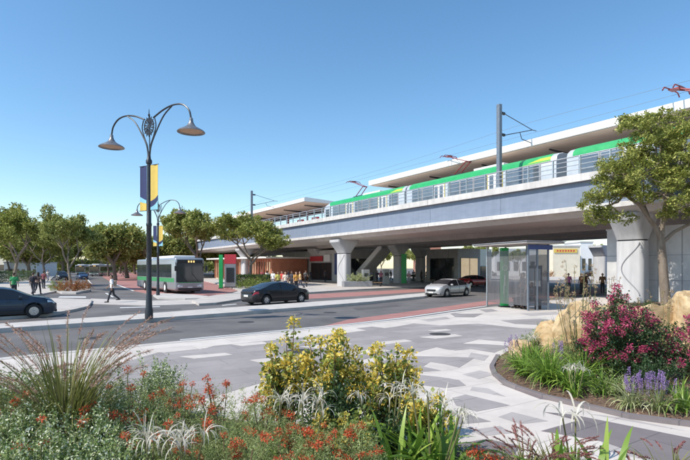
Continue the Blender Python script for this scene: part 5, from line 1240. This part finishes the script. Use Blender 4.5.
for i, (px, py, n, lb) in enumerate(((631, 408, 95, 'variegated lily turf with purple spikes, the left one of the two'), (658, 412, 85, 'variegated lily turf with purple spikes, the right one of the two'))):
    e, rg = strappy('lily_turf', G(px, py, .14), n, .46, .014, 'cream', lb, 'plant', 'lily turf with purple flower spikes', 40+i, spread=.95, droop=1.5, base=.07)
    b = MB()
    for k in range(15):
        x, y = rg.normal(0, .13), rg.normal(0, .08); z = rg.uniform(.20, .34); addpart('flower_spike', SPK, e, (x, y, z), rg.uniform(0, 6), rg.uniform(.7, 1.15), rg.normal(0, .12)); b.tube([(x*.3, y*.3, 0), (x, y, z+.1)], .004, 5)
    b.build('flower_stalk', M['stem'], e)
for i, (px, py, lb) in enumerate(((512, 363, 'clump of purple spikes beside the strappy plants at the bed tip'),(560, 372, 'purple spikes in front of the large golden boulder'))):
    e, rg = strappy('lily_turf', G(px, py, .14), 45, .38, .012, 'cream', lb, 'plant', 'lily turf with purple flower spikes', 45+i, spread=.9, droop=1.4)
    for k in range(7): addpart('flower_spike', SPK, e, (rg.normal(0, .1), rg.normal(0, .07), rg.uniform(.2, .38)), rg.uniform(0, 6), 1, rg.normal(0, .1))
def dry_stalks(px, py, n, h, lb, seed, spreadx=.3):
    rg = np.random.default_rng(seed); e, _ = strappy('dry_stalk_plant', G(px, py, .14), 34, h*.5, .016, 'grass', lb, 'plant', 'plants with dry seed stalks', seed, spread=.4, droop=.8); b = MB()
    for i in range(n):
        x, y = rg.normal(0, spreadx), rg.normal(0, spreadx*.6); z = h*rg.uniform(.72, 1.1); b.tube([(x*.35, y*.35, 0), (x*.7, y*.7, z*.55), (x, y, z)], [.008, .006, .004], 5)
        for k in range(4): addpart('seed_head', DC[(i+k) % 2], e, (x+rg.normal(0, .03), y+rg.normal(0, .03), z-k*.10+rg.normal(0, .02)), rg.uniform(0, 6), rg.uniform(.6, 1.15))
    b.build('stalk', M['stem'], e); return e
dry_stalks(578, 362, 12, 2.05, 'tall dry stalks with round seed heads left of the pink shrub', 101, .38)
dry_stalks(560, 352, 6, 1.7, 'sparse dry stalks with seed heads behind the large golden boulder', 102, .3)
dry_stalks(606, 352, 5, 2.1, 'dry seed stalks rising behind the pink shrub in front of the pier', 103, .22)
dry_stalks(665, 362, 7, 1.7, 'dry seed stalks over the broad pale boulder', 104, .35)
for i, (px, py, rx, h, lf, lb) in enumerate(((640, 322, .7, .55, 'strap', 'bright green low shrub in front of the nearest pier'), (665, 323, .8, .5, 'round', 'yellow green ground shrub at the foot of the big tree'), (688, 325, .7, .75, 'rust', 'rust brown shrub right of the big tree trunk'), (622, 318, .6, .6, 'dkleaf', 'dark green round shrub left of the tree foot'), (680, 345, .6, .7, 'dkleaf', 'dark shrub at the right edge above the boulders'), (700, 332, .8, 1.0, 'dkleaf', 'tall dark shrub at the right frame edge by the wall'), (652, 313, .8, .5, 'hedge', 'low hedge like shrub along the abutment wall'))):
    e, C, rg = bush('low_shrub', G(px, py, .14), rx, rx*.8, h, 2400, .06, .026, lf, lb, 'shrub', 'low shrubs under the big tree', 110+i)
    if i in (2, 5, 4): flowers(e, C, rg, PC if i != 2 else RC, 8, h, k=(.6, 1.0))
for i_, (px, py, L_, n_, lb) in enumerate(((603, 394, .45, 60, 'small strappy plant between the edging and the pink shrub'), (682, 412, .5, 70, 'strappy plant right of the purple spikes near the frame edge'), (590, 372, .6, 90, 'tall strappy plant against the right flank of the large boulder'), (545, 372, .5, 80, 'strappy plant in front of the ochre boulder'))):
    strappy('strap_plant', G(px, py, .14), n_, L_, .02, 'strap', lb, 'plant', 'green strappy plants in the right hand bed', 140+i_, spread=.85, droop=1.3, base=.09)
spider(G(575, 398, .14), 14, .2, .42, 'white spider flowers at the edging under the pink shrub', None, 150, 4, .009)
spider(G(528, 362, .14), 14, .2, .5, 'white spider flowers between the small and the ochre boulder', None, 151, 4, .009)
for i_, (px, py, rx_, h_, lf_, lb) in enumerate(((560, 362, .35, .5, 'feather', 'soft light green shrub at the foot of the ochre boulder'), (572, 378, .35, .42, 'round', 'low yellow green shrub in front of the large golden boulder'), (532, 352, .3, .45, 'silver', 'small silvery shrub behind the little yellow boulder'), (545, 340, .35, .5, 'feather', 'soft light green shrub behind the ochre boulder on the plaza side'), (610, 395, .3, .32, 'feather', 'low light green shrub at the edging below the pink flowers'))):
    bush('low_shrub', G(px, py, .14), rx_, rx_*.8, h_, 2600, .035, .014, lf_, lb, 'shrub', None, 160+i_)
strappy('strap_plant', G(655, 328, .14), 60, .5, .03, 'strap', 'bright green strappy plant between the boulders and the big tree', 'plant', 'green strappy plants in the right hand bed', 130, spread=.8, droop=1.2)
# spider lily growing at the plaza edge of the near bed
def big_spider(loc, h, seed, lb, heads=2, r=.36):
    return spider(loc, 6, r, h, lb, None, seed, heads, .018)
# --- near bed, from the left
gN = 'silver leaved shrubs in the near bed'
k = 0
for px, py, h, rx, lb in ((-30, 372, .8, .8, 'silver leaved shrub at the extreme left of the near bed'), (30, 374, .78, .75, 'silver leaved shrub under the left grass plumes'), (95, 378, .75, .7, 'silver leaved shrub right below the tall grass clump'), (20, 402, .72, .62, 'silver leaved shrub in the second row at the left'), (85, 408, .70, .60, 'silver leaved shrub in the second row below the grass'), (140, 402, .62, .5, 'silver leaved shrub where red flowers begin'), (-25, 415, .7, .6, 'silver leaved shrub low in the left corner'), (40, 436, .62, .5, 'silver leaved shrub in the bottom left corner by the red head'), (100, 440, .6, .5, 'silver leaved shrub at the bottom beside the white spider flowers'), (160, 360, .82, .35, 'thin silver shrub poking above the red flowers')):
    e, C, rg = bush('silver_shrub', at_top(px, py, h), rx, rx*.8, h, int(21000*rx), .030, .017, 'silver', lb, 'shrub', gN, 200+k, stems=12, upr=.7); k += 1
    if k in (4, 5, 6, 8): flowers(e, C, rg, RC, {4: 4, 5: 6, 6: 9, 8: 5}[k], h, k=(.7, 1.2))
for px, py, h, rx, nf, lb in ((130, 388, .78, .5, 14, 'feathery red flowering shrub behind the silver leaves'), (178, 384, .80, .5, 16, 'feathery red flowering shrub left of the middle'), (222, 388, .78, .5, 14, 'feathery red flowering shrub left of the yellow bush'), (262, 398, .70, .42, 9, 'feathery red flowering shrub touching the yellow bush'), (165, 420, .62, .45, 9, 'feathery red flowering shrub above the white spider flowers'), (225, 424, .62, .45, 9, 'feathery red flowering shrub in the bottom middle left'), (285, 426, .60, .42, 10, 'feathery red flowering shrub in front of the yellow bush'), (335, 420, .62, .42, 10, 'feathery red flowering shrub below the dark centre of the yellow bush'), (365, 438, .52, .35, 8, 'feathery red flowering shrub left of the big strap leaves'), (245, 448, .5, .35, 6, 'feathery red flowering shrub cut by the bottom edge'), (305, 452, .45, .35, 6, 'feathery red flowering shrub at the bottom centre'), (190, 452, .48, .3, 4, 'feathery red flowering shrub beside the bottom white spider flowers')):
    e, C, rg = bush('red_flower_shrub', at_top(px, py, h), rx, rx*.8, h, int(15000*rx), .034, .006, 'feather', lb, 'shrub', 'feathery shrubs with red flower heads', 230+k, stems=12, upr=.9); k += 1
    flowers(e, C, rg, RC, max(2, int(nf*1.5)), h, k=(.6, 1.1), top=.55, lift=.035)
# the yellow flowering bush, three leggy parts of one plant plus its neighbours
def yellow_bush(loc, h, rx, n, nf, lb, seed, lean=0):
    rg = np.random.default_rng(seed); e = empty('yellow_shrub', loc, 0, lb, 'shrub', 'open shrubs with yellow flower heads'); b = MB(); P = []; D = []; heads = []
    for i in range(n):
        a = rg.uniform(0, 2*PI); R_ = rx*math.sqrt(rg.uniform(0.02, 1)); x, y = math.cos(a)*R_, math.sin(a)*R_*.7; z = h*(1-.35*(R_/rx)**2)*rg.uniform(.50, 1.08)+lean*x
        pts = [np.array([x*.12, y*.12, 0]), np.array([x*.35+rg.normal(0, .03), y*.35, z*.35]), np.array([x*.75, y*.75, z*.7]), np.array([x, y, z])]; b.tube([tuple(p) for p in pts], [.015, .012, .008, .004], 5)
        m = 54; t = rg.uniform(.38, 1, m); seg = np.array(pts); tt = t*3; ii = np.minimum(tt.astype(int), 2); fr = (tt-ii)[:, None]; q = seg[ii]*(1-fr)+seg[ii+1]*fr; P.append(q+rg.normal(size=(m, 3))*.045); D.append(rg.normal(size=(m, 3))+np.array([0, 0, .3])); heads.append(pts[-1])
        if i % 2: heads.append(seg[2]+np.array([rg.normal(0, .06), -.04, .1]))
    v, f = leaves(rg, np.concatenate(P), np.concatenate(D), .062, .046, .4); mesh_np('foliage', v, f, LM['round'], e); b.build('stem', M['woodstem'], e)
    rg.shuffle(heads)
    for i, q in enumerate(heads[:nf]): addpart('flower_head', YC[i % 3], e, tuple(q+rg.normal(size=3)*.02), rg.uniform(0, 6), rg.uniform(.8, 1.45), rg.normal(0, .5))
    return e
def at_base(px, Y): return Vector(((px-CX)/F*Y, Y, .14))
yellow_bush(at_base(287, 6.0), 1.38, .30, 20, 44, 'tall left arm of the yellow flowering bush rising above the kerb line', 301)
yellow_bush(at_base(333, 5.9), 1.32, .42, 36, 84, 'broad central yellow flowering bush, widest of them', 302)
yellow_bush(at_base(387, 5.8), 1.14, .38, 28, 58, 'right hand yellow flowering bush sloping down towards the plaza', 303)
yellow_bush(at_base(430, 5.3), .72, .22, 13, 20, 'small low yellow flowering bush beside the spider lily on the plaza side', 304)
yellow_bush(at_base(345, 5.0), .70, .3, 16, 16, 'short yellow flowering bush in front of the tall ones', 305)
bush('low_shrub', at_base(340, 5.5), .55, .35, .75, 3800, .045, .02, 'dkleaf', 'dark green shrub filling the foot of the yellow bushes', 'shrub', None, 306)
bush('low_shrub', at_base(395, 5.15), .3, .3, .5, 1700, .045, .02, 'dkleaf', 'dark green low shrub behind the big strap leaves', 'shrub', None, 307)
# tall plumed grasses at the left
fountain(at_top(80, 322, 1.45)+Vector((0, -.3, 0)), 330, 1.25, 'plume', 'tall fountain grass with rosy plumes rising over the road at the left', 'fountain grasses with pale plumes', 401, 52, spread=.5, rise=1.3, fluffy=.013, pw=.006)
fountain(at_top(8, 334, 1.3), 110, .95, 'plume', 'fountain grass with brown plumes at the far left edge', 'fountain grasses with pale plumes', 402, 40, spread=.8, fluffy=.014, pw=.006)
fountain(at_top(135, 350, 1.15), 50, .7, 'plume', 'short fountain grass with drooping plumes right of the tall clump', 'fountain grasses with pale plumes', 403, 12, spread=.9)
# white spider flowers
for i, (px, py, h, n, r, hd, lb) in enumerate(((183, 436, .58, 15, .26, 5, 'white spider flowers at the bottom left of the bed'), (150, 446, .52, 14, .24, 4, 'white spider flowers in the bottom left foreground edge'), (272, 396, .72, 14, .22, 4, 'white spider flowers left of the yellow bush foot'), (308, 402, .68, 14, .22, 4, 'white spider flowers under the middle of the yellow bush'), (388, 390, .75, 14, .22, 4, 'white spider flowers right of the yellow bush'), (432, 400, .80, 16, .24, 5, 'white spider flowers standing clear against the paving'))):
    spider(at_top(px, py, h), n, r, h, lb, 'white spider flowers in the near bed', 420+i, hd, .009)
big_spider(at_top(575, 395, .78), .62, 440, 'large white spider lily with long arching petals against the plaza', 2, .46)
# broad strap leaves at the bottom
for i, (px, Y, L, n, w_, lb) in enumerate(((418, 4.9, .74, 38, .058, 'broad leaved green plant at the bottom centre right'), (445, 4.6, .72, 34, .058, 'broad leaved green plant leaning over the paving'), (395, 4.6, .6, 28, .05, 'broad leaved green plant beside the red flowers'), (560, 4.30, .60, 24, .058, 'broad leaved green plant at the bottom right under the spider lily'), (606, 4.3, .62, 24, .058, 'broad leaved green plant at the bottom right of the spider lily'), (500, 4.15, .38, 16, .045, 'broad leaved green plant cut by the bottom edge below the red grass'), (318, 5.0, .42, 22, .034, 'broad leaved green plant beneath the yellow bush'), (285, 4.9, .40, 18, .034, 'broad leaved green plant left of the dark shrub'))):
    strappy('broad_leaf_plant', at_base(px, Y), n, L, w_, 'strap', lb, 'plant', 'broad leaved plants in the near bed', 450+i, spread=1.0, droop=1.15, base=.07, seg=8)
# red fountain grass
fountain(at_base(525, 4.45), 110, .42, 'plumered', 'red fountain grass with dark plumes in front of the paving bands', 'red fountain grasses', 470, 34, .2, 'grass', .55, 1.45, .009, .004)
fountain(at_base(555, 4.6), 80, .40, 'plumered', 'red fountain grass just left of the spider lily', 'red fountain grasses', 471, 22, .2, 'grass', .6, 1.45, .009, .004)
fountain(at_base(672, 4.4), 60, .45, 'plumered', 'red fountain grass at the lower right corner', 'red fountain grasses', 472, 22, .2, 'grass', .7, 1.3, .009, .004)
fountain(at_base(640, 4.15), 40, .38, 'plumered', 'small red fountain grass at the bottom right', 'red fountain grasses', 473, 14, .2, 'grass', .7, 1.3, .009, .004)
e, C, rg = bush('red_flower_shrub', at_base(478, 4.5), .22, .2, .36, 2200, .034, .006, 'feather', 'feathery shrub with few red heads right of the broad leaves', 'shrub', None, 480, upr=.9); flowers(e, C, rg, RC, 7, .36, k=(.9, 1.4))
e, C, rg = bush('silver_shrub', at_base(470, 4.3), .3, .25, .28, 2000, .03, .014, 'silver', 'small silver leaved shrub at the bottom edge right of centre', 'shrub', None, 481)
gc, C, rg = bush('ground_cover', Vector((-1.9, 5.3, .12)), 3.2, 1.5, .28, 26000, .04, .016, 'feather', None, None, None, 482, stems=1, fill=0)
tag(gc, kind='stuff', label='low green ground cover between the flowering shrubs', cat='ground cover')
# --- avenue planting and hedges
for i, (px, py, rx, h, lf, lb) in enumerate(((58, 290.6, .9, .8, 'round', 'green shrub at the left of the flower island'), (66, 291.2, 1.0, .9, 'rust', 'russet shrub left of the slim tree trunk on the flower island'), (76, 291.2, 1.1, .95, 'rust', 'russet flowering shrub right of the slim tree trunk'), (84, 290.2, .9, .8, 'rust', 'russet shrub at the right end of the flower island'))):
    bush('island_shrub', G(px, py, .15), rx, rx*.8, h, 1700, .09, .045, lf, lb, 'shrub', 'shrubs on the flower island', 500+i)
def hedge(px0, py0, px1, py1, h, d, lb, seed, n=9000):
    a, b_ = G(px0, py0, .1), G(px1, py1, .1); L = (b_-a).length; rg = np.random.default_rng(seed); e = empty('hedge', (a+b_)/2, math.atan2(b_.y-a.y, b_.x-a.x), lb, 'hedge')
    P = np.stack([rg.uniform(-L/2, L/2, n), rg.uniform(-d/2, d/2, n), rg.uniform(0, h, n)], 1); s_ = rg.integers(0, 3, n); P[s_ == 0, 2] = h+rg.normal(0, .06, (s_ == 0).sum()); P[s_ == 1, 1] = -d/2+rg.normal(0, .05, (s_ == 1).sum())
    v, f = leaves(rg, P, rg.normal(size=(n, 3))+np.array([0, -.3, .4]), .14, .07, .3); mesh_np('foliage', v, f, LM['hedge'], e)
    b = MB()
    for i in range(int(L/1.0)): b.tube([(-L/2+i+.5, 0, 0), (-L/2+i+.6, .05, h*.8)], [.03, .015], 5)
    b.build('stem', M['woodstem'], e)
hedge(-60, 288, 31, 280, 1.5, 1.6, 'long clipped green hedge behind the left footpath', 520, 14000)
hedge(236, 286.2, 274, 286, 1.2, 1.6, 'low green hedge under the spreading tree on the bus apron', 521, 9000)
hedge(340, 280.5, 352, 280.6, 1.0, 1.2, 'small hedge behind the central pier', 522, 3000)
hedge(408, 281.2, 424, 280.6, .9, 1.4, 'low hedge between the second and third piers', 523, 3000)
bush('island_shrub', G(247, 288.4, .13), 1.1, 1.0, 1.0, 2200, .1, .05, 'round', 'yellow green shrub beside the kiosk', 'shrub', None, 530)
bush('island_shrub', G(258, 287.8, .13), 1.3, 1.0, 1.1, 2400, .1, .05, 'round', 'yellow green shrub at the trunk of the spreading tree', 'shrub', None, 531)
pb = MB(); pb.box((0, 0, .3), (3.2, 1.4, .6), 0, .03); o = pb.build('planter_box', M['bluep'] if False else M['greyp']); o.location = G(357, 286.6, .13); o.rotation_euler = (0, 0, .2); tag(o, 'low grey planter box right of the central pier', 'planter')
bush('island_shrub', G(358, 286.6, .13)+Vector((0, 0, .55)), 1.3, .7, .9, 2400, .1, .05, 'cream', 'cream and red shrub growing in the planter box', 'shrub', None, 532)
for i, (px, py, rx, h, lf, lb) in enumerate(((548, 276.8, 1.6, 1.4, 'rust', 'pinkish shrub in front of the cream shop across the side street'), (470, 277, 2.5, 1.0, 'hedge', 'green shrub left of the shelter across the side street'), (590, 276.4, 1.8, 1.3, 'rust', 'reddish shrub in front of the narrow shop'))):
    bush('street_shrub', G(px, py, .1), rx, rx*.7, h, 1800, .16, .08, lf, lb, 'shrub', 'shrubs across the side street', 540+i)

rg = np.random.default_rng(77); NW = 52000; X = rg.uniform(-330, -20, NW); hh_ = np.array([6.5+3.5*noise.noise(Vector((x*.06, 0, 3)))+1.6*noise.noise(Vector((x*.25, 4, 3))) for x in X]); Yw = 235+rg.uniform(-9, 9, NW)
Z = hh_*rg.uniform(0, 1, NW)**.6; v, f = leaves(rg, np.stack([X, Yw, Z], 1), rg.normal(size=(NW, 3)), 1.1, .8, .5); v[:, 2] = np.maximum(v[:, 2], -.05); tag(mesh_np('distant_wood', v, f, LT2), kind='stuff', label='far belt of olive trees closing the view behind the avenue', cat='wood')

# bark mulch and litter on the beds
M['mulch'] = leafmat('mulch_chip', (.10,.05,.03), (.22,.12,.075), (.40,.28,.19), rough=.9, transl=0, spec=.1)
def inside(pts, x, y):
    c = False; n = len(pts)
    for i in range(n):
        x1, y1 = pts[i][0], pts[i][1]; x2, y2 = pts[(i+1) % n][0], pts[(i+1) % n][1]
        if (y1 > y) != (y2 > y) and x < (x2-x1)*(y-y1)/(y2-y1)+x1: c = not c
    return c
for pts, z, n_, sd, lb in ((bed2, .152, 15000, 5, 'brown bark mulch covering the right hand bed'), (near_bed, .157, 9000, 6, 'brown bark mulch under the near bed plants')):
    rg = np.random.default_rng(sd); xs_ = [p[0] for p in pts]; ys_ = [p[1] for p in pts]; P = []
    x1_ = min(max(xs_), 12)
    while len(P) < n_:
        x, y = rg.uniform(min(xs_), x1_), rg.uniform(min(ys_), max(ys_))
        if inside(pts, x, y): P.append((x, y, z+rg.uniform(0, .022)))
    P = np.array(P); D = rg.normal(size=P.shape)*np.array([1, 1, .25]); v, f = leaves(rg, P, D, .05, .022, .8); tag(mesh_np('mulch', v, f, M['mulch']), kind='stuff', label=lb, cat='mulch')
